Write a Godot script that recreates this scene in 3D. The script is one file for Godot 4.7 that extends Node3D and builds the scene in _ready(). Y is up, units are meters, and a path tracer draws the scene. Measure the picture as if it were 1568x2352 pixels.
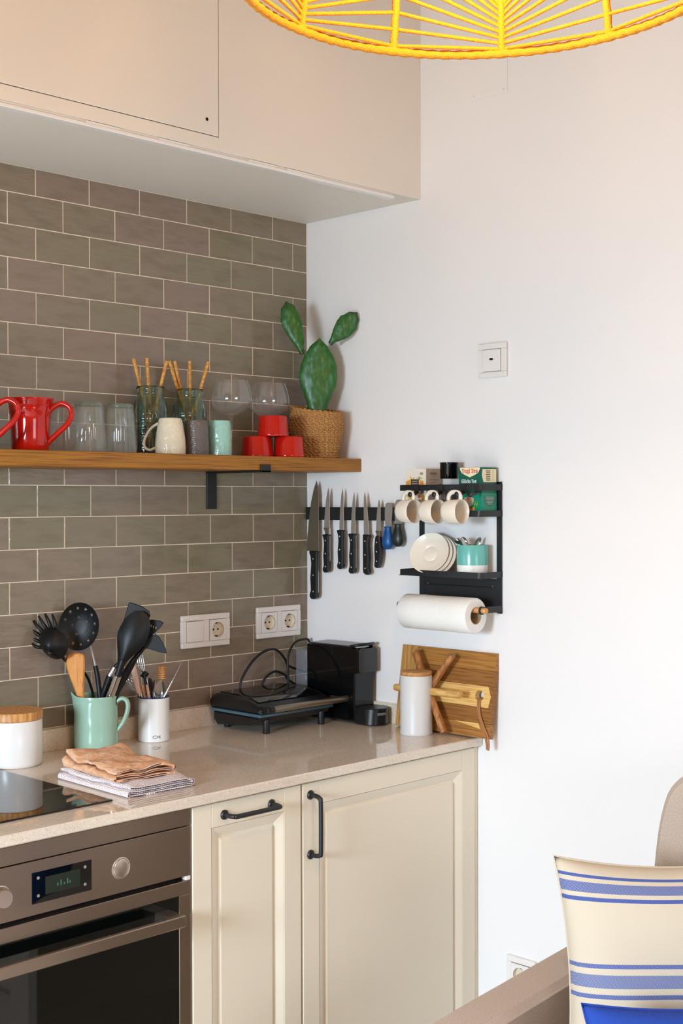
extends Node3D

# ---------------------------------------------------------------- helpers
var rng := RandomNumberGenerator.new()
var M := {}
const FACE := -45.4  # degrees: turns a thing's x axis along the picture plane of somebody standing in the room

func rgb(r: float, g: float, b: float) -> Color:
	return Color(r / 255.0, g / 255.0, b / 255.0)

func mat(c: Color, rough := 0.6, metal := 0.0, spec := 0.5) -> StandardMaterial3D:
	var m := StandardMaterial3D.new()
	m.albedo_color = c
	m.roughness = rough
	m.metallic = metal
	m.metallic_specular = spec
	return m

func glow(c: Color, e: float) -> StandardMaterial3D:
	var m := mat(c, 0.5)
	m.emission_enabled = true
	m.emission = c
	m.emission_energy_multiplier = e
	return m

func solid_glass(c: Color) -> StandardMaterial3D:
	var m := mat(Color(c.r, c.g, c.b, 0.0), 0.02)
	m.transparency = BaseMaterial3D.TRANSPARENCY_ALPHA
	m.refraction_enabled = true
	m.refraction_scale = 0.05
	return m

func pane(c: Color, a: float) -> StandardMaterial3D:
	var m := mat(Color(c.r, c.g, c.b, a), 0.03)
	m.transparency = BaseMaterial3D.TRANSPARENCY_ALPHA
	return m

func noise(seed_: int, freq: float, cols: Array, offs: Array, octaves := 4, size := 512, kind := FastNoiseLite.TYPE_SIMPLEX_SMOOTH) -> NoiseTexture2D:
	var n := FastNoiseLite.new()
	n.seed = seed_
	n.frequency = freq
	n.noise_type = kind
	n.fractal_octaves = octaves
	var t := NoiseTexture2D.new()
	t.width = size
	t.height = size
	t.seamless = true
	t.noise = n
	if cols.size():
		var g := Gradient.new()
		g.offsets = PackedFloat32Array(offs)
		g.colors = PackedColorArray(cols)
		t.color_ramp = g
	return t

func tri(m: StandardMaterial3D, scale: Vector3, world := false) -> StandardMaterial3D:
	m.uv1_triplanar = true
	m.uv1_world_triplanar = world
	m.uv1_scale = scale
	m.uv1_triplanar_sharpness = 4.0
	return m

func bump(m: StandardMaterial3D, t: Texture2D, cm: float) -> StandardMaterial3D:
	m.heightmap_enabled = true
	m.heightmap_texture = t
	m.heightmap_scale = cm
	return m

# --- nodes
func numbered(parent: Node, called: String) -> String:
	if not parent.has_node(NodePath(called)):
		return called
	var i := 1
	while parent.has_node(NodePath("%s_%03d" % [called, i])):
		i += 1
	return "%s_%03d" % [called, i]

func tag(o: Node3D, label: String, category: String, group := "") -> Node3D:
	o.set_meta("label", label)
	o.set_meta("category", category)
	if group != "":
		o.set_meta("group", group)
	return o

func thing(called: String, label: String, category: String, at := Vector3.ZERO, turn := 0.0, group := "") -> Node3D:
	var o := Node3D.new()
	o.name = numbered(self, called)
	add_child(o)
	o.position = at
	o.rotation_degrees.y = turn
	tag(o, label, category, group)
	return o

func fin(st: SurfaceTool) -> ArrayMesh:
	st.generate_normals()
	return st.commit()

func part(parent: Node, called: String, st, m: Material) -> MeshInstance3D:
	var o := MeshInstance3D.new()
	o.name = numbered(parent, called)
	o.mesh = fin(st) if st is SurfaceTool else st
	o.material_override = m
	parent.add_child(o, true)
	return o

func struct_(called: String, st, m: Material, label: String, category: String) -> MeshInstance3D:
	var o := part(self, called, st, m)
	o.set_meta("kind", "structure")
	tag(o, label, category)
	return o

func one(called: String, st, m: Material, label: String, category: String, at := Vector3.ZERO, turn := 0.0, group := "") -> MeshInstance3D:
	var o := part(self, called, st, m)
	o.position = at
	o.rotation_degrees.y = turn
	tag(o, label, category, group)
	return o

func dup(src: Node3D, called: String, at: Vector3, turn: float, label: String) -> Node3D:
	var r := src.duplicate() as Node3D
	r.name = numbered(self, called)
	add_child(r)
	r.position = at
	r.rotation_degrees.y = turn
	r.set_meta("label", label)
	return r

# --- mesh building (outward faces are given counter-clockwise, stored clockwise)
func S() -> SurfaceTool:
	var st := SurfaceTool.new()
	st.begin(Mesh.PRIMITIVE_TRIANGLES)
	return st

func v(st: SurfaceTool, p: Vector3, uv := Vector2.ZERO) -> void:
	st.set_uv(uv)
	st.add_vertex(p)

func quad(st: SurfaceTool, a: Vector3, b: Vector3, c: Vector3, d: Vector3, ua := Vector2.ZERO, ub := Vector2.ZERO, uc := Vector2.ZERO, ud := Vector2.ZERO) -> void:
	v(st, a, ua); v(st, c, uc); v(st, b, ub)
	v(st, a, ua); v(st, d, ud); v(st, c, uc)

func tri3(st: SurfaceTool, a: Vector3, b: Vector3, c: Vector3, ua := Vector2.ZERO, ub := Vector2.ZERO, uc := Vector2.ZERO) -> void:
	v(st, a, ua); v(st, c, uc); v(st, b, ub)

func poly_out(st: SurfaceTool, pts: Array, n: Vector3) -> void:
	var nn: Vector3 = (pts[1] - pts[0]).cross(pts[2] - pts[0])
	if nn.dot(n) < 0.0:
		pts.reverse()
	for i in range(1, pts.size() - 1):
		tri3(st, pts[0], pts[i], pts[i + 1])

# chamfered box
func box(st: SurfaceTool, c: Vector3, s: Vector3, bev := 0.0, xf := Transform3D.IDENTITY) -> void:
	st.set_smooth_group(-1)
	var h := s * 0.5
	bev = minf(bev, minf(h.x, minf(h.y, h.z)) * 0.95)
	if bev <= 0.0:
		bev = 0.0
	var P := func(sx: float, sy: float, sz: float, ax: int) -> Vector3:
		var q := Vector3(sx * (h.x - (0.0 if ax == 0 else bev)), sy * (h.y - (0.0 if ax == 1 else bev)), sz * (h.z - (0.0 if ax == 2 else bev)))
		return xf * (c + q)
	for t in [-1.0, 1.0]:
		poly_out(st, [P.call(t, -1, -1, 0), P.call(t, 1, -1, 0), P.call(t, 1, 1, 0), P.call(t, -1, 1, 0)], xf.basis * Vector3(t, 0, 0))
		poly_out(st, [P.call(-1, t, -1, 1), P.call(1, t, -1, 1), P.call(1, t, 1, 1), P.call(-1, t, 1, 1)], xf.basis * Vector3(0, t, 0))
		poly_out(st, [P.call(-1, -1, t, 2), P.call(1, -1, t, 2), P.call(1, 1, t, 2), P.call(-1, 1, t, 2)], xf.basis * Vector3(0, 0, t))
	if bev > 0.0:
		for a in [-1.0, 1.0]:
			for b in [-1.0, 1.0]:
				poly_out(st, [P.call(a, b, -1, 0), P.call(a, b, 1, 0), P.call(a, b, 1, 1), P.call(a, b, -1, 1)], xf.basis * Vector3(a, b, 0))
				poly_out(st, [P.call(a, -1, b, 0), P.call(a, 1, b, 0), P.call(a, 1, b, 2), P.call(a, -1, b, 2)], xf.basis * Vector3(a, 0, b))
				poly_out(st, [P.call(-1, a, b, 1), P.call(1, a, b, 1), P.call(1, a, b, 2), P.call(-1, a, b, 2)], xf.basis * Vector3(0, a, b))
				for d in [-1.0, 1.0]:
					poly_out(st, [P.call(a, b, d, 0), P.call(a, b, d, 1), P.call(a, b, d, 2)], xf.basis * Vector3(a, b, d))

func bx(x0: float, x1: float, y0: float, y1: float, z0: float, z1: float, bev := 0.0) -> SurfaceTool:
	var st := S()
	bxa(st, x0, x1, y0, y1, z0, z1, bev)
	return st

func bxa(st: SurfaceTool, x0: float, x1: float, y0: float, y1: float, z0: float, z1: float, bev := 0.0) -> void:
	box(st, Vector3(x0 + x1, y0 + y1, z0 + z1) * 0.5, Vector3(x1 - x0, y1 - y0, z1 - z0), bev)

# profile of (radius, y), counter-clockwise: up along the outside
func lathe(st: SurfaceTool, prof: Array, seg := 40, xf := Transform3D.IDENTITY, mod = null) -> void:
	var grp := 1
	var acc := 0.0
	for j in prof.size() - 1:
		var a: Vector2 = prof[j]
		var b: Vector2 = prof[j + 1]
		if j > 0:
			var q: Vector2 = a - prof[j - 1]
			if absf(q.angle_to(b - a)) > 0.75:
				grp += 1
		st.set_smooth_group(grp)
		var l := a.distance_to(b)
		for i in seg:
			var t0 := TAU * i / seg
			var t1 := TAU * (i + 1) / seg
			var p := [Vector3(a.x * cos(t0), a.y, a.x * sin(t0)), Vector3(a.x * cos(t1), a.y, a.x * sin(t1)), Vector3(b.x * cos(t1), b.y, b.x * sin(t1)), Vector3(b.x * cos(t0), b.y, b.x * sin(t0))]
			if mod is Callable:
				p = [mod.call(p[0], t0), mod.call(p[1], TAU if i + 1 == seg else t1), mod.call(p[2], TAU if i + 1 == seg else t1), mod.call(p[3], t0)]
			if i + 1 == seg:
				var e := [Vector3(a.x, a.y, 0), Vector3(b.x, b.y, 0)]
				if mod is Callable:
					e = [mod.call(e[0], 0.0), mod.call(e[1], 0.0)]
				p[1] = e[0]
				p[2] = e[1]
			var u0 := float(i) / seg
			var u1 := float(i + 1) / seg
			if b.x < 1e-6:
				tri3(st, xf * p[0], xf * p[3], xf * p[1], Vector2(u0, acc), Vector2(u0, acc + l), Vector2(u1, acc))
			elif a.x < 1e-6:
				tri3(st, xf * p[0], xf * p[3], xf * p[2], Vector2(u0, acc), Vector2(u0, acc + l), Vector2(u1, acc + l))
			else:
				quad(st, xf * p[0], xf * p[3], xf * p[2], xf * p[1], Vector2(u0, acc), Vector2(u0, acc + l), Vector2(u1, acc + l), Vector2(u1, acc))
		acc += l

func turned(prof: Array, seg := 40, xf := Transform3D.IDENTITY, mod = null) -> SurfaceTool:
	var st := S()
	lathe(st, prof, seg, xf, mod)
	return st

# Catmull-Rom through points
func cr(pts: Array, n := 6, closed := false) -> Array:
	var out := []
	var m := pts.size()
	var last := m if closed else m - 1
	for i in last:
		var p0 = pts[(i - 1 + m) % m] if closed or i > 0 else pts[0]
		var p1 = pts[i]
		var p2 = pts[(i + 1) % m]
		var p3 = pts[(i + 2) % m] if closed or i + 2 < m else pts[m - 1]
		for k in n:
			var t := float(k) / n
			out.append(0.5 * (2.0 * p1 + (p2 - p0) * t + (2.0 * p0 - 5.0 * p1 + 4.0 * p2 - p3) * t * t + (3.0 * p1 - p0 - 3.0 * p2 + p3) * t * t * t))
	if not closed:
		out.append(pts[m - 1])
	return out

# round bar along points; rad is a number or a Callable(t, angle) -> radius; flat = squash across the frame's second axis
func tube(st: SurfaceTool, pts: Array, rad, seg := 10, closed := false, flat := 1.0, up := Vector3.ZERO) -> void:
	st.set_smooth_group(1)
	var n := pts.size()
	var tang := []
	for i in n:
		var a: Vector3 = pts[(i - 1 + n) % n] if closed or i > 0 else pts[0]
		var b: Vector3 = pts[(i + 1) % n] if closed or i + 1 < n else pts[n - 1]
		tang.append((b - a).normalized())
	var nr: Vector3 = up
	if nr == Vector3.ZERO:
		nr = Vector3.UP if absf(tang[0].y) < 0.9 else Vector3.RIGHT
	var rings := []
	for i in n:
		var t: Vector3 = tang[i]
		nr = (nr - t * nr.dot(t)).normalized()
		var bi := t.cross(nr)
		var ring := []
		for k in seg:
			var a := TAU * k / seg
			var r: float = rad.call(float(i) / (n if closed else n - 1), a) if rad is Callable else rad
			ring.append(pts[i] + nr * cos(a) * r + bi * sin(a) * r * flat)
		rings.append(ring)
	var m := n if closed else n - 1
	for i in m:
		var A: Array = rings[i]
		var B: Array = rings[(i + 1) % n]
		for k in seg:
			var k2 := (k + 1) % seg
			quad(st, A[k], A[k2], B[k2], B[k])
	if not closed:
		st.set_smooth_group(-1)
		poly_out(st, rings[0].duplicate(), -tang[0])
		poly_out(st, rings[n - 1].duplicate(), tang[n - 1])

func bar(pts: Array, rad, seg := 10, closed := false, flat := 1.0, up := Vector3.ZERO) -> SurfaceTool:
	var st := S()
	tube(st, pts, rad, seg, closed, flat, up)
	return st

# polygon in the xy plane pushed out from z0 to z1, with a small chamfer
func ext(st: SurfaceTool, poly: Array, z0: float, z1: float, bev := 0.0, xf := Transform3D.IDENTITY) -> void:
	var P: Array = poly.duplicate()
	var area := 0.0
	var n := P.size()
	for i in n:
		area += P[i].cross(P[(i + 1) % n])
	if area < 0.0:
		P.reverse()
	var inn := []
	for i in n:
		var e0: Vector2 = (P[i] - P[(i - 1 + n) % n]).normalized()
		var e1: Vector2 = (P[(i + 1) % n] - P[i]).normalized()
		var m0 := Vector2(-e0.y, e0.x)
		var m1 := Vector2(-e1.y, e1.x)
		var mm := (m0 + m1).normalized()
		inn.append(P[i] + mm * bev / maxf(0.5, mm.dot(m0)))
	var layers := [[P, z0], [P, z1]]
	if bev > 0.0:
		layers = [[inn, z0], [P, z0 + bev], [P, z1 - bev], [inn, z1]]
	for l in layers.size() - 1:
		var A: Array = layers[l][0]
		var B: Array = layers[l + 1][0]
		var za: float = layers[l][1]
		var zb: float = layers[l + 1][1]
		var g := 10 + l * 200
		for i in n:
			var i2 := (i + 1) % n
			var e0: Vector2 = P[i] - P[(i - 1 + n) % n]
			if absf(e0.angle_to(P[i2] - P[i])) > 0.6:
				g += 1
			st.set_smooth_group(g)
			quad(st, xf * Vector3(A[i].x, A[i].y, za), xf * Vector3(A[i2].x, A[i2].y, za), xf * Vector3(B[i2].x, B[i2].y, zb), xf * Vector3(B[i].x, B[i].y, zb))
	st.set_smooth_group(-1)
	var cap: Array = layers[0][0]
	var ids := Geometry2D.triangulate_polygon(PackedVector2Array(cap))
	for k in range(0, ids.size(), 3):
		for side in 2:
			var z: float = layers[0][1] if side == 0 else layers[-1][1]
			poly_out(st, [xf * Vector3(cap[ids[k]].x, cap[ids[k]].y, z), xf * Vector3(cap[ids[k + 1]].x, cap[ids[k + 1]].y, z), xf * Vector3(cap[ids[k + 2]].x, cap[ids[k + 2]].y, z)], xf.basis * Vector3(0, 0, -1 if side == 0 else 1))

func plate(poly: Array, z0: float, z1: float, bev := 0.0, xf := Transform3D.IDENTITY) -> SurfaceTool:
	var st := S()
	ext(st, poly, z0, z1, bev, xf)
	return st

# surface f(u, v) over [0,1]^2; the outward side is du x dv
func sheet(st: SurfaceTool, nu: int, nv: int, f: Callable, flip := false, col = null) -> void:
	for i in nu:
		for j in nv:
			var q := [Vector2(i, j), Vector2(i + 1, j), Vector2(i + 1, j + 1), Vector2(i, j + 1)]
			if flip:
				q.reverse()
			var p := []
			var w := []
			for c in q:
				var t := Vector2(c.x / nu, c.y / nv)
				w.append(t)
				p.append(f.call(t.x, t.y))
			for k in [0, 2, 1, 0, 3, 2]:
				if col is Callable:
					st.set_color(col.call(w[k].x, w[k].y))
				v(st, p[k], w[k])

func circle(r: float, n := 24, c := Vector2.ZERO, sy := 1.0) -> Array:
	var out := []
	for i in n:
		out.append(c + Vector2(cos(TAU * i / n) * r, sin(TAU * i / n) * r * sy))
	return out

func rrect(w: float, h: float, r: float, n := 5, c := Vector2.ZERO) -> Array:
	var out := []
	for k in 4:
		var o := Vector2((w / 2 - r) * (1 if k in [0, 3] else -1), (h / 2 - r) * (1 if k < 2 else -1))
		for i in n + 1:
			var a := PI / 2 * (k + float(i) / n)
			out.append(c + o + Vector2(cos(a), sin(a)) * r)
	return out

func lettering(words: String, size: float, serif := false, bold := true) -> TextMesh:
	var f := SystemFont.new()
	f.font_names = PackedStringArray(["Droid Serif" if serif else "Droid Sans"])
	f.font_weight = 700 if bold else 400
	var t := TextMesh.new()
	t.font = f
	t.font_size = 48
	t.pixel_size = size / 48.0
	t.depth = 0.0004
	t.text = words
	return t

func X(px: float, py: float, pz: float, ry := 0.0, rx := 0.0, rz := 0.0) -> Transform3D:
	return Transform3D(Basis.from_euler(Vector3(deg_to_rad(rx), deg_to_rad(ry), deg_to_rad(rz))), Vector3(px, py, pz))

func V3(p, z := 0.0) -> Vector3:
	return Vector3(p.x, p.y, z)

# ---------------------------------------------------------------- scene
func _ready() -> void:
	rng.seed = 7
	camera_and_light()
	materials()
	room()
	tiles()
	overhead_cupboard()
	cabinets()
	oven_and_hob()
	sofa()
	shelf()
	shelf_things()
	cactus()
	knives()
	wall_rack()
	sockets()
	counter_things()
	appliances()
	board_and_canister()
	lampshade()

func camera_and_light() -> void:
	var cam := Camera3D.new()
	cam.name = "camera"
	cam.fov = 42.19
	cam.near = 0.05
	cam.position = Vector3(-2.6434, 1.5158, 2.7442)
	cam.rotation_degrees = Vector3(-0.596, -45.395, -0.155)
	add_child(cam)
	cam.current = true
	var env := Environment.new()
	env.background_mode = Environment.BG_SKY
	var sky := Sky.new()
	var sm := ProceduralSkyMaterial.new()
	sm.sky_top_color = Color(0.45, 0.6, 0.85)
	sm.sky_horizon_color = Color(0.85, 0.9, 0.95)
	sm.ground_bottom_color = Color(0.35, 0.33, 0.3)
	sm.ground_horizon_color = Color(0.75, 0.78, 0.8)
	sm.sky_energy_multiplier = 1.2
	sm.ground_energy_multiplier = 0.6
	sky.sky_material = sm
	env.sky = sky
	env.tonemap_mode = Environment.TONE_MAPPER_LINEAR
	env.tonemap_exposure = 0.78
	env.sdfgi_enabled = true
	env.ssao_enabled = true
	env.ssil_enabled = true
	var we := WorldEnvironment.new()
	we.name = "world"
	we.environment = env
	add_child(we)
	# daylight through the window in the far left wall, tilted down as sky light falls
	var day := AreaLight3D.new()
	day.name = "daylight"
	day.area_size = Vector2(0.85, 1.5)
	day.light_color = Color(0.84, 0.925, 1.0)
	day.light_energy = 43.0
	day.shadow_enabled = true
	day.position = Vector3(-4.5, 1.48, 1.55)
	day.rotation_degrees = Vector3(-69, -90, 0)
	add_child(day)
	# and through the window behind the sofa side of the room
	var day2 := AreaLight3D.new()
	day2.name = "daylight_behind"
	day2.area_size = Vector2(1.3, 1.2)
	day2.light_color = Color(0.92, 0.95, 1.0)
	day2.light_energy = 5.2
	day2.shadow_enabled = true
	day2.position = Vector3(-1.7, 1.5, 4.9)
	day2.rotation_degrees = Vector3(-55, 0, 0)
	add_child(day2)

func materials() -> void:
	M.wall = bump(tri(mat(rgb(236, 232, 229), 0.75), Vector3.ONE * 1.5, true), noise(3, 0.02, [], [], 5), 0.03)
	M.cupboard = bump(tri(mat(rgb(232, 224, 212), 0.55), Vector3(3, 0.6, 3), true), noise(4, 0.02, [], [], 3), 0.02)
	M.floor = tri(mat(rgb(206, 198, 186), 0.4), Vector3.ONE, true)
	M.ceiling = mat(rgb(178, 158, 136), 0.8)
	M.wallfar = mat(rgb(166, 150, 132), 0.8)
	M.grout = mat(rgb(226, 210, 186), 0.85)
	M.counter = tri(mat(Color.WHITE, 0.045, 0.0, 0.68), Vector3.ONE * 9.0, true)
	M.counter.albedo_texture = noise(11, 0.09, [rgb(204, 189, 170), rgb(226, 211, 192), rgb(229, 214, 195), rgb(240, 228, 212)], [0.2, 0.38, 0.66, 0.85], 3, 512, FastNoiseLite.TYPE_VALUE)
	M.cream = mat(rgb(234, 221, 198), 0.3)
	M.steel = tri(mat(rgb(152, 138, 124), 0.28, 0.95), Vector3(2, 60, 2), true)
	bump(M.steel, noise(14, 0.05, [], [], 3, 256), 0.004)
	M.chrome = mat(rgb(205, 203, 200), 0.16, 1.0)
	M.knob = mat(rgb(200, 188, 176), 0.28, 0.95)
	M.blade = mat(rgb(182, 174, 164), 0.34, 0.65)
	M.rivet = mat(rgb(226, 222, 216), 0.3, 0.4)
	M.darkblade = mat(rgb(134, 122, 106), 0.34, 0.7)
	M.blackmetal = mat(rgb(24, 25, 26), 0.45)
	M.blackplastic = mat(rgb(17, 18, 19), 0.36)
	M.blackgloss = mat(rgb(8, 9, 10), 0.07)
	M.blackglass = mat(rgb(6, 9, 8), 0.03)
	M.nylon = mat(rgb(11, 13, 14), 0.42, 0.0, 0.4)
	M.handle = mat(rgb(20, 22, 23), 0.35)
	M.white = mat(rgb(236, 233, 228), 0.25)
	M.whitematt = mat(rgb(214, 212, 208), 0.4)
	M.plastic = mat(rgb(232, 226, 220), 0.3)
	M.ivory = mat(rgb(222, 208, 184), 0.4)
	M.hole = mat(rgb(12, 11, 10), 0.8)
	M.red = mat(rgb(188, 22, 9), 0.1)
	M.cupcream = mat(rgb(226, 212, 184), 0.16)
	M.cupgrey = mat(rgb(104, 92, 86), 0.3)
	M.cupmint = mat(rgb(158, 203, 186), 0.2)
	M.mint = mat(rgb(158, 193, 172), 0.14)
	M.teal = mat(rgb(106, 180, 170), 0.2)
	M.paper = bump(tri(mat(rgb(240, 237, 230), 0.9), Vector3.ONE * 12), noise(21, 0.06, [], [], 2, 256), 0.08)
	M.shelfwood = tri(mat(Color.WHITE, 0.42), Vector3(0.35, 26, 16), true)
	M.shelfwood.albedo_texture = noise(31, 0.02, [rgb(116, 70, 6), rgb(158, 102, 14), rgb(172, 114, 22), rgb(140, 86, 10)], [0.2, 0.45, 0.6, 0.85], 5)
	M.bamboo = tri(mat(Color.WHITE, 0.45), Vector3(14, 1.2, 14))
	M.bamboo.albedo_texture = noise(33, 0.03, [rgb(186, 124, 60), rgb(212, 152, 84), rgb(224, 168, 100)], [0.25, 0.5, 0.8], 3, 256)
	M.straw = tri(mat(Color.WHITE, 0.45), Vector3(8, 8, 8))
	M.straw.albedo_texture = noise(34, 0.03, [rgb(190, 122, 40), rgb(222, 164, 78)], [0.3, 0.7], 3, 256)
	M.spatulawood = tri(mat(Color.WHITE, 0.5), Vector3(30, 3, 30))
	M.spatulawood.albedo_texture = noise(35, 0.02, [rgb(196, 118, 34), rgb(222, 150, 62), rgb(206, 134, 48)], [0.25, 0.5, 0.8], 4, 256)
	M.seagrass = tri(mat(Color.WHITE, 0.8), Vector3.ONE * 30)
	M.seagrass.albedo_texture = noise(36, 0.04, [rgb(96, 58, 22), rgb(176, 122, 62), rgb(214, 168, 106)], [0.2, 0.5, 0.85], 3, 256)
	M.pad = tri(mat(Color.WHITE, 0.36), Vector3(6, 2.6, 6))
	M.pad.albedo_texture = noise(37, 0.025, [rgb(30, 84, 16), rgb(36, 94, 22), rgb(52, 106, 52), rgb(66, 118, 76)], [0.2, 0.5, 0.72, 0.95], 4, 512)
	M.pad.vertex_color_use_as_albedo = true
	bump(M.pad, noise(38, 0.02, [], [], 3, 256), 0.12)
	M.pinkish = mat(rgb(208, 164, 140), 0.5)
	M.cord = mat(rgb(16, 16, 17), 0.5)
	M.fabric = bump(tri(mat(Color.WHITE, 0.95), Vector3.ONE * 9), noise(41, 0.2, [], [], 2, 256), 0.03)
	M.fabric.albedo_texture = noise(42, 0.09, [rgb(184, 164, 147), rgb(194, 174, 156)], [0.3, 0.7], 3, 256)
	M.cupcream2 = mat(rgb(236, 224, 206), 0.22)
	M.spatulawood2 = tri(mat(Color.WHITE, 0.5), Vector3(3, 14, 14))
	M.spatulawood2.albedo_texture = noise(39, 0.02, [rgb(178, 122, 66), rgb(204, 150, 92)], [0.3, 0.7], 4, 256)
	M.rope = bump(tri(mat(rgb(216, 133, 8), 0.8), Vector3.ONE * 20), noise(43, 0.06, [], [], 2, 256), 0.1)

func room() -> void:
	struct_("floor", bx(-4.7, 0.15, -0.1, 0.0, -0.12, 5.1), M.floor, "plain floor of the kitchen corner under the sofa and cabinets", "floor")
	struct_("ceiling", bx(-4.7, 0.15, 3.06, 3.16, -0.12, 5.1), M.ceiling, "pale ceiling above the kitchen corner", "ceiling")
	struct_("wall_right", bx(0.0, 0.15, 0.0, 3.06, -0.12, 5.1), M.wall, "white wall carrying the knife strip and the black rack", "wall")
	# far left wall with the glazed door opening, and the wall behind with a window
	var st := S()
	bxa(st, -4.75, -4.6, 0, 3.06, -0.12, 0.9)
	bxa(st, -4.75, -4.6, 0, 3.06, 2.2, 5.1)
	bxa(st, -4.75, -4.6, 2.3, 3.06, 0.9, 2.2)
	bxa(st, -4.75, -4.6, 0, 0.65, 0.9, 2.2)
	struct_("wall_left", st, M.wallfar, "beige wall with the window at the far end of the room", "wall")
	st = S()
	bxa(st, -4.6, -2.35, 0, 3.06, 5.0, 5.15)
	bxa(st, -1.05, 0.0, 0, 3.06, 5.0, 5.15)
	bxa(st, -2.35, -1.05, 2.1, 3.06, 5.0, 5.15)
	bxa(st, -2.35, -1.05, 0, 0.9, 5.0, 5.15)
	struct_("wall_front", st, M.wallfar, "beige wall with a window behind the viewer", "wall")
	var w := struct_("window_1", bx(-4.69, -4.67, 0.65, 2.3, 0.9, 2.2), pane(Color(0.95, 0.98, 1), 0.05), "window pane in the far left wall", "window")
	st = S()
	for z in [0.925, 1.55, 2.175]:
		bxa(st, -4.72, -4.65, 0.65, 2.3, z - 0.025, z + 0.025)
	for y in [0.675, 2.275]:
		bxa(st, -4.72, -4.65, y - 0.025, y + 0.025, 0.9, 2.2)
	part(w, "window_frame", st, M.white)
	w = struct_("window_2", bx(-2.35, -1.05, 0.9, 2.1, 5.08, 5.1), pane(Color(0.95, 0.98, 1), 0.05), "window pane in the wall behind the viewer", "window")
	st = S()
	for x in [-2.325, -1.7, -1.075]:
		bxa(st, x - 0.025, x + 0.025, 0.9, 2.1, 5.06, 5.12)
	for y in [0.925, 2.075]:
		bxa(st, -2.35, -1.05, y - 0.025, y + 0.025, 5.06, 5.12)
	part(w, "window_frame", st, M.white)
	# access hatch high on the right wall
	var h := thing("access_hatch", "small painted access panel flush in the white wall below the lamp", "hatch", Vector3(-0.0005, 2.523, 0.662))
	part(h, "cover", bx(-0.0025, 0.0005, 0, 0.118, -0.058, 0.058, 0.0008), M.wall)
	for z in [-0.047, 0.047]:
		part(h, "screw", turned([Vector2(0, 0), Vector2(0.0022, 0), Vector2(0.0018, 0.0012), Vector2(0, 0.0014)], 10, X(-0.0025, 0.01, z, 0, 0, 90)), M.ivory)

func tiles() -> void:
	var wall := struct_("wall_back", bx(-4.7, 0.15, 0.0, 3.06, -0.12, -0.006), M.wall, "back wall clad in greige glazed brick tiles", "wall")
	part(wall, "grout", bx(-2.2, 0.0, 0.963, 2.303, -0.006, -0.0009), M.grout)
	# a few glazes: olive, neutral and mauve
	var glaze := []
	var relief := noise(51, 0.012, [], [], 3)
	var hues := [rgb(128, 119, 94), rgb(131, 120, 98), rgb(134, 120, 101), rgb(138, 120, 105), rgb(130, 119, 101)]
	for i in hues.size():
		var c: Color = hues[i]
		var m := tri(mat(Color.WHITE, 0.16), Vector3(2.2, 9, 3), true)
		m.uv1_offset = Vector3(i * 0.37, i * 0.61, 0)
		m.albedo_texture = noise(60 + i, 0.008, [c.darkened(0.05), c, c.lightened(0.025), c.darkened(0.02)], [0.2, 0.45, 0.7, 0.9], 5, 512)
		m.uv1_scale = Vector3(1.6, 6, 3)
		bump(m, relief, 0.09)
		glaze.append(m)
	var field := FastNoiseLite.new()
	field.seed = 5
	field.frequency = 0.9
	var P := 0.0765
	var W := 0.15297
	for r in range(-1, 18):
		var y1: float = minf(2.2373 - r * P, 2.3795)
		var y0: float = 2.2373 - (r + 1) * P
		if r == -1:
			y0 = 2.2373
			y1 = 2.302
		y0 = maxf(y0, 0.964) + 0.0012
		y1 -= 0.0012
		if y1 - y0 < 0.01:
			continue
		var x := -0.13108 if posmod(r, 2) == 1 else -0.0546
		var xs := [0.0]
		while x > -2.2:
			xs.append(x)
			x -= W
		for i in xs.size() - 1:
			var a: float = xs[i + 1] + 0.0012
			var b: float = xs[i] - 0.0012
			var st := S()
			var tilt := X(0, 0, 0, rng.randf_range(-0.25, 0.25), rng.randf_range(-0.35, 0.35))
			box(st, Vector3.ZERO, Vector3(b - a, y1 - y0, 0.006), 0.0008, tilt)
			var hue := field.get_noise_2d(a * 1.3, y0 * 1.6) * 3.2 + rng.randf_range(-0.9, 0.9)
			var k := clampi(roundi(2.0 + hue - (a + 0.6) * 0.6), 0, 4)
			var t := part(wall, "tile", st, glaze[k])
			t.position = Vector3((a + b) / 2, (y0 + y1) / 2, -0.003)

func overhead_cupboard() -> void:
	var o := thing("overhead_cupboard", "white built-in cupboard running across the top of the tiled wall", "cupboard", Vector3.ZERO)
	var st := S()
	bxa(st, -2.4, 0.0, 2.302, 3.06, -0.006, 0.415)
	bxa(st, -0.6905, 0.0, 2.302, 3.06, 0.415, 0.433, 0.0008)
	bxa(st, -2.4, -0.6905, 2.302, 2.3325, 0.415, 0.433, 0.0008)
	bxa(st, -2.4, -0.6905, 2.98, 3.06, 0.415, 0.433)
	part(o, "body", st, M.cupboard)
	var d := part(o, "door", bx(-2.398, -0.6925, 2.3345, 2.977, 0.4155, 0.4335, 0.0012), M.cupboard)
	part(d, "keyhole", turned([Vector2(0, 0), Vector2(0.004, 0), Vector2(0.004, 0.001), Vector2(0, 0.001)], 12, X(-0.727, 2.367, 0.4332, 0, 90)), M.hole)
	st = S()
	bxa(st, -2.4, -0.103, 2.2885, 2.296, 0.413, 0.4335, 0.001)
	bxa(st, -2.4, -0.103, 2.296, 2.302, 0.411, 0.428)
	for x in [-2.0, -1.05, -0.86, -0.6, -0.48]:
		bxa(st, x, x + 0.085, 2.296, 2.3005, 0.42, 0.433)
	part(o, "light_profile", st, M.white)

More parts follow.
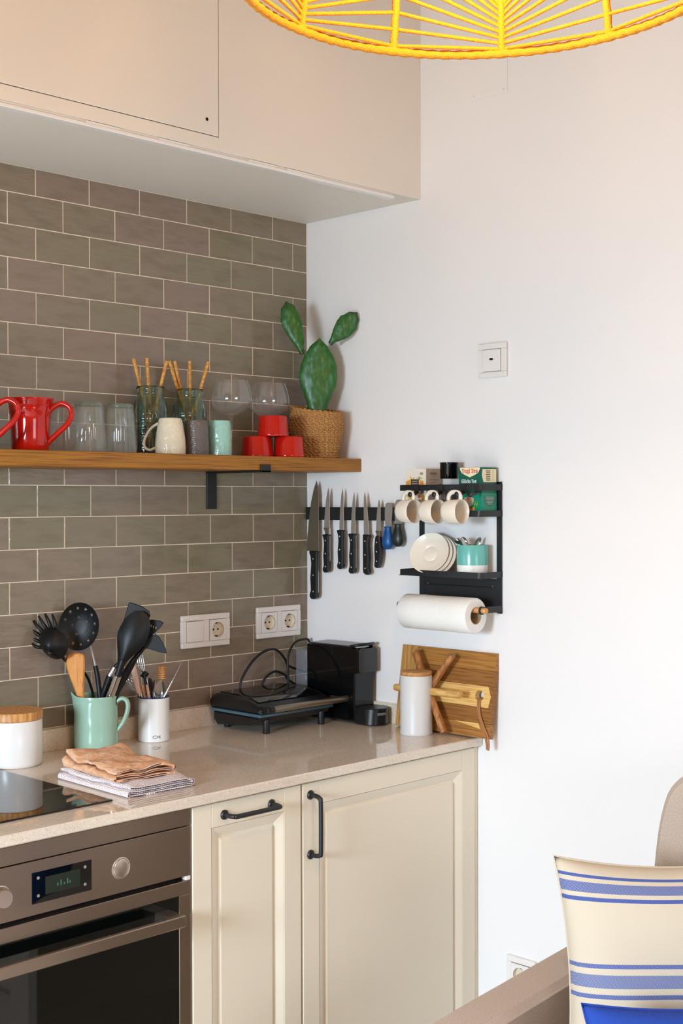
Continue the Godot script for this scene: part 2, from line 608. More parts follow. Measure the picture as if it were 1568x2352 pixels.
func door_front(o: Node3D, called: String, x0: float, x1: float, y0: float, y1: float, zf: float) -> MeshInstance3D:
	var st := S()
	var w := 0.051
	bxa(st, x0, x0 + w, y0, y1, zf - 0.02, zf, 0.0012)
	bxa(st, x1 - w, x1, y0, y1, zf - 0.02, zf, 0.0012)
	bxa(st, x0 + w, x1 - w, y1 - w, y1, zf - 0.02, zf, 0.0012)
	bxa(st, x0 + w, x1 - w, y0, y0 + w, zf - 0.02, zf, 0.0012)
	var rings := [[w, -0.0005], [w + 0.003, -0.0015], [w + 0.022, -0.0105], [w + 0.025, -0.0105], [w + 0.029, -0.0065], [w + 0.031, -0.006]]
	st.set_smooth_group(-1)
	for i in rings.size() - 1:
		var a: Array = rings[i]
		var b: Array = rings[i + 1]
		var A := [Vector3(x0 + a[0], y0 + a[0], zf + a[1]), Vector3(x1 - a[0], y0 + a[0], zf + a[1]), Vector3(x1 - a[0], y1 - a[0], zf + a[1]), Vector3(x0 + a[0], y1 - a[0], zf + a[1])]
		var B := [Vector3(x0 + b[0], y0 + b[0], zf + b[1]), Vector3(x1 - b[0], y0 + b[0], zf + b[1]), Vector3(x1 - b[0], y1 - b[0], zf + b[1]), Vector3(x0 + b[0], y1 - b[0], zf + b[1])]
		for k in 4:
			quad(st, A[k], A[(k + 1) % 4], B[(k + 1) % 4], B[k])
	var e: Array = rings[-1]
	quad(st, Vector3(x0 + e[0], y0 + e[0], zf + e[1]), Vector3(x1 - e[0], y0 + e[0], zf + e[1]), Vector3(x1 - e[0], y1 - e[0], zf + e[1]), Vector3(x0 + e[0], y1 - e[0], zf + e[1]))
	bxa(st, x0 + 0.01, x1 - 0.01, y0 + 0.01, y1 - 0.01, zf - 0.02, zf - 0.012)
	return part(o, called, st, M.cream)

func pull(parent: Node, a: Vector3, b: Vector3) -> void:
	var out := Vector3(0, 0, 0.034)
	var d := (b - a).normalized()
	var st := S()
	var pts := [a, a + out * 0.55, a + out * 0.9 + d * 0.004, a + out + d * 0.016, b + out - d * 0.016, b + out * 0.9 - d * 0.004, b + out * 0.55, b]
	tube(st, cr(pts, 6), 0.0052, 12)
	for p in [a, b]:
		lathe(st, [Vector2(0, 0), Vector2(0.0105, 0), Vector2(0.0105, 0.003), Vector2(0.008, 0.006), Vector2(0, 0.007)], 20, Transform3D(Basis(Vector3.RIGHT, PI / 2), p - Vector3(0, 0, 0.0005)))
	part(parent, "handle", st, M.blackmetal)

func cabinets() -> void:
	var c := thing("countertop", "speckled beige stone worktop with a low upstand along the walls", "worktop", Vector3.ZERO)
	part(c, "slab", bx(-2.15, -0.001, 0.888, 0.91, 0.0, 0.639, 0.0025), M.counter)
	part(c, "upstand", bx(-2.15, -0.001, 0.9095, 0.963, 0.0, 0.015, 0.0015), M.counter)
	part(c, "upstand", bx(-0.015, -0.0005, 0.9095, 0.963, 0.015, 0.62, 0.0015), M.counter)
	# narrow pull-out
	var o := thing("base_cabinet", "narrow cream base cabinet with a horizontal black handle beside the oven", "cabinet", Vector3(-0.78, 0.1, 0))
	part(o, "body", bx(-0.153, 0.158, 0, 0.788, 0.02, 0.604), M.cream)
	var d := door_front(o, "door", -0.151, 0.155, 0.0, 0.783, 0.625)
	pull(d, Vector3(-0.066, 0.755, 0.6245), Vector3(0.067, 0.755, 0.6245))
	# wide one
	o = thing("base_cabinet", "wide cream base cabinet with an upright black handle next to the white wall", "cabinet", Vector3(-0.3, 0.1, 0))
	part(o, "body", bx(-0.321, 0.297, 0, 0.788, 0.02, 0.604), M.cream)
	d = door_front(o, "door", -0.319, 0.284, 0.0, 0.783, 0.625)
	pull(d, Vector3(-0.296, 0.756, 0.6245), Vector3(-0.296, 0.623, 0.6245))
	part(o, "filler_strip", bx(0.2862, 0.299, 0, 0.788, 0.6, 0.622, 0.001), M.cream)
	dup(o, "base_cabinet", Vector3(-1.842, 0.1, 0), 0, "wide cream base cabinet on the far side of the oven")
	struct_("baseboard_cabinets", bx(-2.14, -0.001, 0, 0.0995, 0.04, 0.57), M.cream, "cream plinth under the base cabinets", "plinth")

func oven_and_hob() -> void:
	var o := thing("oven", "built-in stainless steel oven with dark glass door under the hob", "oven", Vector3(-1.237, 0.1, 0))
	part(o, "body", bx(-0.298, 0.298, 0.0, 0.786, 0.03, 0.6), M.blackplastic)
	part(o, "top_strip", bx(-0.298, 0.299, 0.7495, 0.784, 0.6, 0.625, 0.001), M.steel)
	var p := part(o, "control_panel", bx(-0.298, 0.299, 0.647, 0.7475, 0.6, 0.625, 0.001), M.steel)
	var disp := part(p, "display", bx(-0.073, 0.059, 0.668, 0.7265, 0.6245, 0.6255, 0.0003), M.blackglass)
	disp.position = Vector3.ZERO
	var green := glow(rgb(8, 26, 11), 0.1)
	part(p, "display_screen", bx(-0.044, 0.033, 0.681, 0.714, 0.6255, 0.6258), green)
	var st := S()
	for q in [[-0.018, 0.005], [-0.011, 0.009], [-0.0035, 0.003], [0.0035, 0.009], [0.009, 0.004]]:
		bxa(st, q[0], q[0] + 0.0022, 0.692, 0.692 + q[1] + 0.001, 0.6258, 0.626)
	part(p, "digits", st, glow(rgb(70, 110, 84), 0.15))
	for q in [[-0.059, 0.715], [-0.059, 0.682], [0.044, 0.715], [0.044, 0.682]]:
		part(p, "button", turned([Vector2(0, 0), Vector2(0.0032, 0), Vector2(0.003, 0.0006), Vector2(0, 0.0006)], 12, X(q[0], q[1], 0.6254, 0, 90)), M.blade)
	for x in [0.127, -0.139]:
		var s2 := turned([Vector2(0, 0), Vector2(0.0215, 0), Vector2(0.0215, 0.0015), Vector2(0.0195, 0.0022), Vector2(0.019, 0.001), Vector2(0.0185, 0.001), Vector2(0.0175, 0.002 if x > 0 else 0.016), Vector2(0.016, 0.0026 if x > 0 else 0.018), Vector2(0, 0.003 if x > 0 else 0.018)], 40, X(x, 0.696, 0.6248, 0, 90))
		part(p, "knob", s2, M.knob)
	# door: steel frame round the dark glass
	var d := part(o, "door_frame", frame_mesh(-0.298, 0.299, 0.01, 0.6375, 0.6, 0.625, 0.028), M.steel)
	part(d, "door_glass", bx(-0.271, 0.2725, 0.038, 0.61, 0.604, 0.6235), M.blackglass)
	st = S()
	bxa(st, -0.262, 0.2455, 0.5655, 0.589, 0.668, 0.68, 0.002)
	for x in [-0.262, 0.2105]:
		bxa(st, x, x + 0.035, 0.567, 0.5885, 0.622, 0.67, 0.0015)
	part(d, "handle", st, M.steel)
	part(o, "catch", bx(0.288, 0.3, 0.638, 0.6465, 0.612, 0.6255, 0.001), M.plastic)
	var h := thing("induction_hob", "black glass hob let into the worktop above the oven", "hob", Vector3(-1.372, 0.91, 0.303))
	part(h, "glass_top", bx(-0.294, 0.294, 0.0002, 0.004, -0.253, 0.253, 0.0012), M.blackglass)

func frame_mesh(x0: float, x1: float, y0: float, y1: float, z0: float, z1: float, w: float) -> SurfaceTool:
	var st := S()
	bxa(st, x0, x1, y1 - w, y1, z0, z1, 0.001)
	bxa(st, x0, x1, y0, y0 + w, z0, z1, 0.001)
	bxa(st, x0, x0 + w, y0 + w, y1 - w, z0, z1, 0.001)
	bxa(st, x1 - w, x1, y0 + w, y1 - w, z0, z1, 0.001)
	return st

func sofa() -> void:
	var o := thing("sofa", "taupe fabric sofa standing against the white wall", "sofa", Vector3(-0.45, 0, 2.1))
	# arm: a slab with a soft top, running out from the wall
	var prof := []
	for p in [[-0.97, 0.05], [-0.97, 0.45], [-0.96, 0.50], [-0.93, 0.54], [-0.88, 0.558], [-0.75, 0.572], [-0.4, 0.603], [-0.06, 0.62], [-0.03, 0.61], [-0.02, 0.05]]:
		prof.append(Vector2(p[0] + 0.45, p[1]))
	var st := S()
	ext(st, prof, -0.935, -0.83, 0.014)
	var arm := part(o, "arm", st, M.fabric)
	var pip := []
	for q in [[-0.955, 0.48], [-0.925, 0.525], [-0.87, 0.545], [-0.75, 0.557], [-0.4, 0.588], [-0.08, 0.604]]:
		pip.append(Vector3(q[0] + 0.45, q[1], -0.833))
	part(arm, "piping", bar(cr(pip, 5), 0.0035, 8), M.fabric)
	# back with rounded upper corner
	st = S()
	prof = []
	for q in [[1.25, 0.05], [1.255, 0.6], [1.265, 0.78], [1.285, 0.88], [1.31, 0.925], [1.35, 0.952], [1.42, 0.965], [1.5, 0.967], [1.7, 0.967], [2.7, 0.967], [2.82, 0.966], [2.9, 0.965], [2.98, 0.93], [3.0, 0.8], [3.0, 0.05]]:
		prof.append(Vector2(q[0] - 2.1, q[1]))
	ext(st, cr(prof, 3), 0.23, 0.43, 0.012, Transform3D(Basis(Vector3(0, 0, 1), Vector3(0, 1, 0), Vector3(1, 0, 0)), Vector3.ZERO))
	part(o, "backrest", st, M.fabric)
	part(o, "base", bx(-0.46, 0.228, 0.06, 0.288, -0.83, 0.9, 0.02), M.fabric)
	part(o, "seat_cushion", bx(-0.47, 0.228, 0.29, 0.385, -0.828, 0.0, 0.03), M.fabric)
	part(o, "seat_cushion", bx(-0.47, 0.228, 0.29, 0.385, 0.005, 0.9, 0.03), M.fabric)
	for x in [-0.4, 0.2]:
		for z in [-0.88, 0.82]:
			part(o, "foot", turned([Vector2(0, 0), Vector2(0.018, 0), Vector2(0.025, 0.07), Vector2(0, 0.07)], 16, X(x, 0, z)), M.blackplastic)
	# striped linen cushion
	var im := Image.create(512, 512, false, Image.FORMAT_RGB8)
	var cream := rgb(214, 198, 174)
	var blue := rgb(58, 82, 158)
	for y in 512:
		for x in 512:
			var t := float(y) / 512.0
			var c := cream
			var w := 0.0
			for s in [[0.058, 0.072, 1.0], [0.09, 0.135, 0.85], [0.156, 0.172, 1.0], [0.428, 0.446, 0.95], [0.472, 0.524, 0.75], [0.55, 0.568, 0.95], [0.83, 0.845, 1.0], [0.87, 0.91, 0.8], [0.93, 0.945, 1.0]]:
				if t > s[0] and t < s[1]:
					w = s[2]
			var weave := 0.94 + 0.06 * float((x + y) % 4 < 2)
			if w > 0.0 and (x + y * 2) % 6 < (2 if w < 1.0 else 1):
				w *= 0.35
			c = c.lerp(blue, w)
			im.set_pixel(x, y, Color(c.r * weave, c.g * weave, c.b * weave))
	var m := mat(Color.WHITE, 0.95)
	m.albedo_texture = ImageTexture.create_from_image(im)
	cushion("cushion", 0.46, 0.44, 0.075, m, "cream linen cushion with blue woven stripes leaning in the sofa corner", Vector3(-0.447, 0.628, 1.466), -46, -9, 1.2)
	var bm := bump(tri(mat(rgb(28, 66, 158), 0.9), Vector3.ONE * 8), noise(45, 0.15, [], [], 2, 256), 0.08)
	cushion("cushion", 0.4, 0.28, 0.06, bm, "plain royal blue cushion in front of the striped one", Vector3(-0.635, 0.525, 1.62), -46, -12, 2.0)

func cushion(called: String, w: float, h: float, th: float, m: Material, label: String, at: Vector3, yaw: float, lean: float, roll: float) -> void:
	var o := thing(called, label, "cushion", at, yaw, "cushions on the sofa")
	var st := S()
	st.set_smooth_group(0)
	var f := func(u: float, vv: float, side: float) -> Vector3:
		var a := u * 2.0 - 1.0
		var b := 1.0 - vv * 2.0
		var x := a * w / 2 * (1.0 - 0.10 * (1.0 - a * a) * 0.0 - 0.09 * (1.0 - b * b) * a * a)
		var y := b * h / 2 * (1.0 - 0.12 * (1.0 - a * a) * b * b)
		var z := th * pow(maxf(0.0, (1.0 - pow(absf(a), 2.6)) * (1.0 - pow(absf(b), 2.6))), 0.55)
		z += 0.004 * sin(a * 5.0 + b * 3.0) * (1.0 - a * a) * (1.0 - b * b)
		return Basis.from_euler(Vector3(deg_to_rad(lean), 0, deg_to_rad(roll))) * Vector3(x, y, z * side)
	sheet(st, 36, 36, func(u, q): return f.call(u, q, 1.0), true)
	sheet(st, 36, 36, func(u, q): return f.call(u, q, -1.0))
	part(o, "cover", st, m)
	var rim := []
	for k in 4:
		for i in 14:
			var t := float(i) / 14
			var uv: Vector2 = [Vector2(t, 0), Vector2(1, t), Vector2(1 - t, 1), Vector2(0, 1 - t)][k]
			rim.append(f.call(uv.x, uv.y, 0.0))
	part(o, "seam", bar(rim, 0.0022, 6, true), m)

func shelf() -> void:
	var o := thing("wall_shelf", "long amber-stained pine shelf on the tiled wall holding mugs and glasses", "shelf", Vector3(0, 1.588, 0))
	part(o, "board", bx(-1.9, -0.001, 0, 0.036, 0.001, 0.215, 0.0015), M.shelfwood)
	for x in [-0.359, -1.5]:
		var st := S()
		bxa(st, x - 0.017, x + 0.017, -0.1, -0.0005, 0.0005, 0.0055, 0.0008)
		bxa(st, x - 0.017, x + 0.017, -0.0052, -0.0002, 0.0005, 0.221, 0.0008)
		bxa(st, x - 0.017, x + 0.017, -0.0052, 0.015, 0.2158, 0.221, 0.0008)
		part(o, "bracket", st, M.blackmetal)

const SH := 1.6242

func red_mug(x: float, z: float, label: String) -> void:
	var o := thing("mug", label, "mug", Vector3(x, SH, z), FACE, "red mugs on the shelf")
	part(o, "body", turned([Vector2(0, 0.002), Vector2(0.036, 0.002), Vector2(0.037, 0), Vector2(0.0395, 0), Vector2(0.0415, 0.004), Vector2(0.0425, 0.03), Vector2(0.0445, 0.07), Vector2(0.0455, 0.083), Vector2(0.0468, 0.0845), Vector2(0.0482, 0.1015), Vector2(0.0475, 0.103), Vector2(0.0505, 0.112), Vector2(0.0525, 0.1165), Vector2(0.0522, 0.1185), Vector2(0.0505, 0.1185), Vector2(0.047, 0.106), Vector2(0.041, 0.07), Vector2(0.038, 0.01), Vector2(0, 0.008)], 56), M.red)
	part(o, "handle", bar(cr([Vector3(0.043, 0.09, 0), Vector3(0.055, 0.101, 0), Vector3(0.072, 0.107, 0), Vector3(0.089, 0.098, 0), Vector3(0.093, 0.08, 0), Vector3(0.083, 0.06, 0), Vector3(0.062, 0.04, 0), Vector3(0.047, 0.026, 0), Vector3(0.039, 0.016, 0)], 5), 0.0062, 12, false, 1.35), M.red)
	var word := ["C", "A", "F", "E"]
	var st := S()
	for i in 4:
		var a := deg_to_rad(-20.0 + 17.0 * i)
		var t := lettering(word[i], 0.019, true)
		t.depth = 0.0022
		for s in t.get_surface_count():
			st.append_from(t, s, Transform3D(Basis(Vector3.UP, a), Vector3(sin(a), 0, cos(a)) * 0.0473 + Vector3(0, 0.0928, 0)))
	part(o, "lettering", st.commit(), M.red)

func upturned_mug(x: float, z: float, turn: float, r0: float, r1: float, h: float, m: Material, label: String) -> void:
	var o := thing("mug", label, "mug", Vector3(x, SH, z), turn, "upturned dimpled mugs")
	var p := [Vector2(0, h - 0.006), Vector2(r1 - 0.006, h - 0.007), Vector2(r0 - 0.005, h * 0.45), Vector2(r0 - 0.003, 0)]
	p += [Vector2(r0 - 0.0005, 0), Vector2(r0, 0.003), Vector2(r0 + 0.0005, h * 0.2), Vector2(r0 - 0.0005, h * 0.4), Vector2(lerpf(r0, r1, 0.38), h * 0.65), Vector2(lerpf(r0, r1, 0.7), h * 0.83), Vector2(lerpf(r0, r1, 0.92), h * 0.94), Vector2(r1 - 0.001, h * 0.985), Vector2(r1 - 0.004, h), Vector2(0, h)]
	part(o, "body", turned(p, 48), m)
	part(o, "handle", bar(cr([Vector3(-r1 - 0.001, h * 0.86, 0), Vector3(-r0 - 0.012, h * 0.7, 0), Vector3(-r0 - 0.026, h * 0.42, 0), Vector3(-r0 - 0.026, h * 0.22, 0), Vector3(-r0 - 0.014, h * 0.13, 0), Vector3(-r0 + 0.003, h * 0.2, 0)], 6), 0.0036, 10, false, 1.7), m)

func shelf_things() -> void:
	red_mug(-1.002, 0.14, "red ceramic coffee mug with embossed letters, whole in view at the shelf's end")
	red_mug(-1.152, 0.16, "red mug cut off by the picture edge, only its looped handle in view")
	# tumblers, upside down
	var clear := pane(Color(0.72, 0.78, 0.74), 0.09)
	var tum := [Vector2(0, 0.108), Vector2(0.027, 0.107), Vector2(0.0295, 0.1), Vector2(0.0368, 0.0), Vector2(0.0385, 0.0), Vector2(0.0392, 0.002), Vector2(0.0325, 0.104), Vector2(0.0312, 0.114), Vector2(0.0285, 0.1185), Vector2(0, 0.1185)]
	var fl := func(p: Vector3, a: float) -> Vector3:
		var k := 1.0 + 0.018 * cos(a * 18.0) * (1.0 if p.y < 0.108 else 0.0)
		return Vector3(p.x * k, p.y, p.z * k)
	var o := thing("tumbler", "fluted clear glass standing upside down in the middle of the three", "glass", Vector3(-0.835, SH, 0.13), 0, "upturned fluted tumblers")
	part(o, "body", turned(tum, 108, Transform3D.IDENTITY, fl), clear)
	part(o, "base", turned([Vector2(0, 0.1085), Vector2(0.0265, 0.1085), Vector2(0.031, 0.111), Vector2(0.0312, 0.1145), Vector2(0.0287, 0.1186), Vector2(0, 0.1186)], 48), pane(Color(0.45, 0.54, 0.47), 0.4))
	dup(o, "tumbler", Vector3(-0.747, SH, 0.13), 9, "upturned fluted clear glass next to the first patterned jar")
	dup(o, "tumbler", Vector3(-0.856, SH, 0.052), 4, "upturned fluted clear glass half hidden behind the red mug's handle")
	# patterned jars with straws
	var green := solid_glass(rgb(206, 232, 224))
	var pr := [Vector2(0, 0.008), Vector2(0.036, 0.009)]
	for i in 13:
		pr.append(Vector2(0.0385, 0.012 + 0.108 * i / 12.0))
	pr += [Vector2(0.036, 0.132), Vector2(0.031, 0.147), Vector2(0.0305, 0.17), Vector2(0.0325, 0.173)]
	pr.reverse()
	var outer := [Vector2(0, 0.0), Vector2(0.038, 0.0), Vector2(0.0415, 0.003)]
	for i in 21:
		outer.append(Vector2(0.042, 0.006 + 0.114 * i / 20.0))
	outer += [Vector2(0.0405, 0.128), Vector2(0.037, 0.139), Vector2(0.0335, 0.147), Vector2(0.033, 0.158), Vector2(0.0352, 0.163), Vector2(0.0355, 0.171), Vector2(0.034, 0.173)]
	var emb := func(p: Vector3, a: float) -> Vector3:
		var rr := Vector2(p.x, p.z).length()
		if rr < 0.0395 or p.y < 0.008 or p.y > 0.125:
			return p
		var k := 1.0 + 0.05 * sin(a * 7.0 + p.y * 170.0) * sin(a * 7.0 - p.y * 170.0)
		return Vector3(p.x * k, p.y, p.z * k)
	o = thing("glass_jar", "greenish patterned glass jar holding three straws beside the tumblers", "jar", Vector3(-0.604, SH, 0.06), FACE, "patterned glass jars")
	part(o, "body", turned(outer + pr, 84, Transform3D.IDENTITY, emb), green)
	dup(o, "glass_jar", Vector3(-0.478, SH, 0.06), FACE, "greenish patterned glass jar holding four straws beside the wine glasses")
	var straws := [
		[-0.604, -0.042, 0.243, 0.014, 0.008, "bamboo straw leaning out over the tumblers, farthest left of all"], [-0.604, -0.0095, 0.245, 0.004, -0.012, "nearly upright bamboo straw in the jar of three"], [-0.604, 0.041, 0.238, -0.014, -0.002, "bamboo straw in the jar of three that leans towards the other jar"],
		[-0.478, -0.052, 0.246, 0.017, 0.012, "most slanted bamboo straw in the jar of four, leaning towards the other jar"], [-0.478, -0.039, 0.246, 0.009, -0.004, "second slanted bamboo straw in the jar of four"], [-0.478, -0.001, 0.247, 0.0, -0.016, "upright bamboo straw in the jar of four"], [-0.478, 0.048, 0.244, -0.018, 0.002, "bamboo straw in the jar of four that leans towards the wine glasses"]]
	for s in straws:
		var a := Vector3(s[3], 0.012, s[4])
		var b := Vector3(s[1], s[2], s[4] * 0.4)
		var st := S()
		tube(st, [a, a.lerp(b, 0.4), a.lerp(b, 0.41), a.lerp(b, 0.7), a.lerp(b, 0.71), b], func(t, _a): return 0.0046 if t < 0.3 or t > 0.5 else 0.0049, 12)
		one("straw", st, M.straw, s[5], "straw", Vector3(s[0], SH, 0.06), FACE, "bamboo straws in the jars")
	# upturned mugs
	var dim := noise(71, 0.035, [], [], 1, 256, FastNoiseLite.TYPE_CELLULAR)
	for m in [M.cupcream, M.cupmint]:
		bump(tri(m, Vector3.ONE * 9), dim, 0.16)
	bump(tri(M.cupgrey, Vector3.ONE * 22), dim, 0.1)
	upturned_mug(-0.608, 0.145, FACE, 0.0375, 0.0285, 0.09, M.cupcream, "cream dimpled mug turned upside down with its handle out to the side")
	upturned_mug(-0.53, 0.15, -90, 0.0315, 0.0285, 0.088, M.cupgrey, "grey-brown mug turned upside down between the cream and mint ones")
	upturned_mug(-0.455, 0.15, -127, 0.0315, 0.0285, 0.09, M.cupmint, "pale mint mug turned upside down beside the grey-brown one")
	# wine glasses
	var wg := [Vector2(0, 0.0), Vector2(0.034, 0.0), Vector2(0.035, 0.0015), Vector2(0.02, 0.004), Vector2(0.006, 0.008), Vector2(0.0038, 0.016), Vector2(0.0038, 0.095), Vector2(0.0055, 0.104), Vector2(0.013, 0.1105), Vector2(0.03, 0.117), Vector2(0.045, 0.127), Vector2(0.0535, 0.14), Vector2(0.056, 0.152), Vector2(0.0545, 0.168), Vector2(0.05, 0.186), Vector2(0.044, 0.203), Vector2(0.0432, 0.203), Vector2(0.0492, 0.186), Vector2(0.0535, 0.168), Vector2(0.055, 0.152), Vector2(0.0525, 0.1405), Vector2(0.044, 0.1282), Vector2(0.029, 0.1185), Vector2(0.012, 0.1125), Vector2(0, 0.111)]
	o = thing("wine_glass", "round-bowled wine glass behind the mint mug", "glass", Vector3(-0.345, SH, 0.07), 0, "balloon wine glasses on the shelf")
	part(o, "bowl", turned(wg, 56), pane(Color(0.8, 0.82, 0.82), 0.03))
	dup(o, "wine_glass", Vector3(-0.211, SH, 0.07), 0, "round-bowled wine glass behind the stacked red ramekins")
	# ramekins, upside down
	var rk := [Vector2(0, 0.047), Vector2(0.033, 0.046), Vector2(0.038, 0.0), Vector2(0.0415, 0.0), Vector2(0.0425, 0.002), Vector2(0.042, 0.0075), Vector2(0.0408, 0.009), Vector2(0.0372, 0.05), Vector2(0.036, 0.0535), Vector2(0.0345, 0.0545), Vector2(0.0335, 0.0535), Vector2(0, 0.0535)]
	var rib := func(p: Vector3, a: float) -> Vector3:
		var k := 1.0 + (0.012 * absf(sin(a * 16.0)) if p.y > 0.008 and p.y < 0.0505 else 0.0)
		return Vector3(p.x * k, p.y, p.z * k)
	o = thing("ramekin", "red fluted ramekin upside down, lower one farther from the plant", "ramekin", Vector3(-0.309, SH, 0.13), 0, "upturned red ramekins")
	part(o, "body", turned(rk, 128, Transform3D.IDENTITY, rib), M.red)
	dup(o, "ramekin", Vector3(-0.232, SH, 0.17), 5, "red fluted ramekin upside down, lower one touching the plant basket")
	dup(o, "ramekin", Vector3(-0.27, SH + 0.0546, 0.15), 11, "red fluted ramekin upside down on top of the other two")

func pad(st: SurfaceTool, base: Vector2, tip: Vector2, ws: Array, th: float, z0: float, z1: float, side_pad: bool, sd: int) -> void:
	var n := FastNoiseLite.new()
	n.seed = sd
	n.frequency = 28.0
	var ax := tip - base
	var nr := Vector2(ax.y, -ax.x).normalized()
	var wid := func(t: float) -> Array:
		var f := t * (ws.size() - 1)
		var i := mini(int(f), ws.size() - 2)
		var k := f - i
		k = k * k * (3.0 - 2.0 * k) * 0.5 + k * 0.5
		return [lerpf(ws[i][0], ws[i + 1][0], k), lerpf(ws[i][1], ws[i + 1][1], k)]
	var f := func(u: float, t: float) -> Vector3:
		var a := TAU * (1.0 - u)
		var w: Array = wid.call(t)
		var c: float = (w[1] - w[0]) * 0.5
		var h: float = (w[1] + w[0]) * 0.5
		var scal := 1.0 + (0.07 * sin(t * 30.0) * smoothstep(0.55, 0.8, t) if side_pad else 0.012 * sin(t * 26.0)) * pow(absf(cos(a)), 3.0)
		var p := base + ax * t + nr * (c + h * cos(a) * scal)
		var z := th * sin(a) * minf(1.0, h / (th * 1.3)) * (1.0 if t < 0.9 else sqrt(maxf(0.02, (1.0 - t) / 0.1)))
		z += 0.0016 * n.get_noise_2d(p.x, p.y) * sin(a)
		return Vector3(p.x, p.y, lerpf(z0, z1, t) + z)
	var col := func(u: float, t: float) -> Color:
		var edge := pow(absf(cos(TAU * u)), 6.0)
		var k := 0.0
		if side_pad:
			k = clampf(smoothstep(0.72, 0.95, t + 0.12 * edge) * (0.45 + 0.55 * edge) + smoothstep(0.13, 0.03, t), 0.0, 1.0)
			if t > 0.95:
				k = 0.95
		return Color(1, 1, 1).lerp(Color(1.0, 0.42, 0.5), k)
	sheet(st, 40, 36, f, false, col)

func cactus() -> void:
	var o := thing("potted_cactus", "green paddle cactus in a woven seagrass basket at the end of the shelf", "cactus", Vector3(-0.086, SH, 0.126), FACE)
	var st := S()
	for k in 19:
		var y := 0.0045 + 0.0073 * k
		var t := k / 18.0
		var r := lerpf(0.056, 0.0695, smoothstep(0.0, 0.75, t)) - 0.002 * smoothstep(0.8, 1.0, t)
		var pts := []
		for i in 180:
			var a := TAU * i / 180
			var dip := t * t * (0.011 * cos(a - 3.9) - 0.003)
			pts.append(Vector3(cos(a) * r, y + dip + 0.0006 * sin(a * 7.0 + k), sin(a) * r))
		var ph := rng.randf() * TAU
		tube(st, pts, func(q, a): return 0.005 * (1.0 + 0.34 * cos(2.0 * a - q * TAU * 30.0 + ph)), 8, true)
	var b := part(o, "basket", st, M.seagrass)
	part(b, "liner", turned([Vector2(0, 0.001), Vector2(0.05, 0.001), Vector2(0.061, 0.12), Vector2(0.058, 0.12), Vector2(0.05, 0.1), Vector2(0, 0.1)], 32), M.blackplastic)
	var s := 1.0 / 832.0
	var pads := [
		[Vector2(0, 0.098), Vector2(0.0095, 0.333), [[8, 8], [19, 19], [24, 24], [31, 32], [41, 42], [43.5, 43], [42, 42], [34, 34], [23, 21], [1, 1]], 0.0125, 0.0, 0.0, false],
		[Vector2(-0.0375, 0.288), Vector2(-0.083, 0.434), [[6, 6], [8, 7], [13, 12], [18, 15], [22, 18], [24, 20], [25, 20], [22, 19], [16, 15], [2, 2]], 0.0085, 0.002, -0.006, true],
		[Vector2(0.0375, 0.316), Vector2(0.112, 0.402), [[5, 5], [8, 7], [12, 13], [17, 19], [20, 23], [23, 24], [23, 24], [20, 20], [14, 14], [2, 2]], 0.0085, 0.0, 0.004, true]]
	for i in 3:
		var p: Array = pads[i]
		var w := []
		for q in p[2]:
			w.append([q[0] * s, q[1] * s])
		st = S()
		st.set_smooth_group(0)
		pad(st, p[0], p[1], w, p[3], p[4], p[5], p[6], 80 + i)
		part(o, "pad", st, M.pad)

func knife_blade(w: float, l: float, tip: float, flip: float) -> Array:
	var P := [[0, 0], [0, l * 0.78], [-tip * 0.4, l * 0.92], [-tip, l], [-tip - (w - tip) * 0.28, l * 0.88], [-tip - (w - tip) * 0.55, l * 0.7], [-tip - (w - tip) * 0.78, l * 0.45], [-w * 0.97, l * 0.15], [-w, 0]]
	var out := []
	for p in P:
		out.append(Vector2(p[0] * flip, p[1]))
	return out

func knife_grip(w: float, h: float, flip: float) -> Array:
	var P := [[0.0, 0.0], [-1.0, 0.0], [-1.04, -0.03], [-0.86, -0.12], [-0.78, -0.26], [-0.84, -0.42], [-0.92, -0.56], [-0.86, -0.72], [-0.84, -0.82], [-1.0, -0.9], [-0.98, -0.96], [-0.78, -1.0], [-0.4, -1.0], [-0.08, -0.96], [0.0, -0.88]]
	var q := []
	for p in P:
		q.append(Vector2(p[0] * w * flip, p[1] * h))
	return q

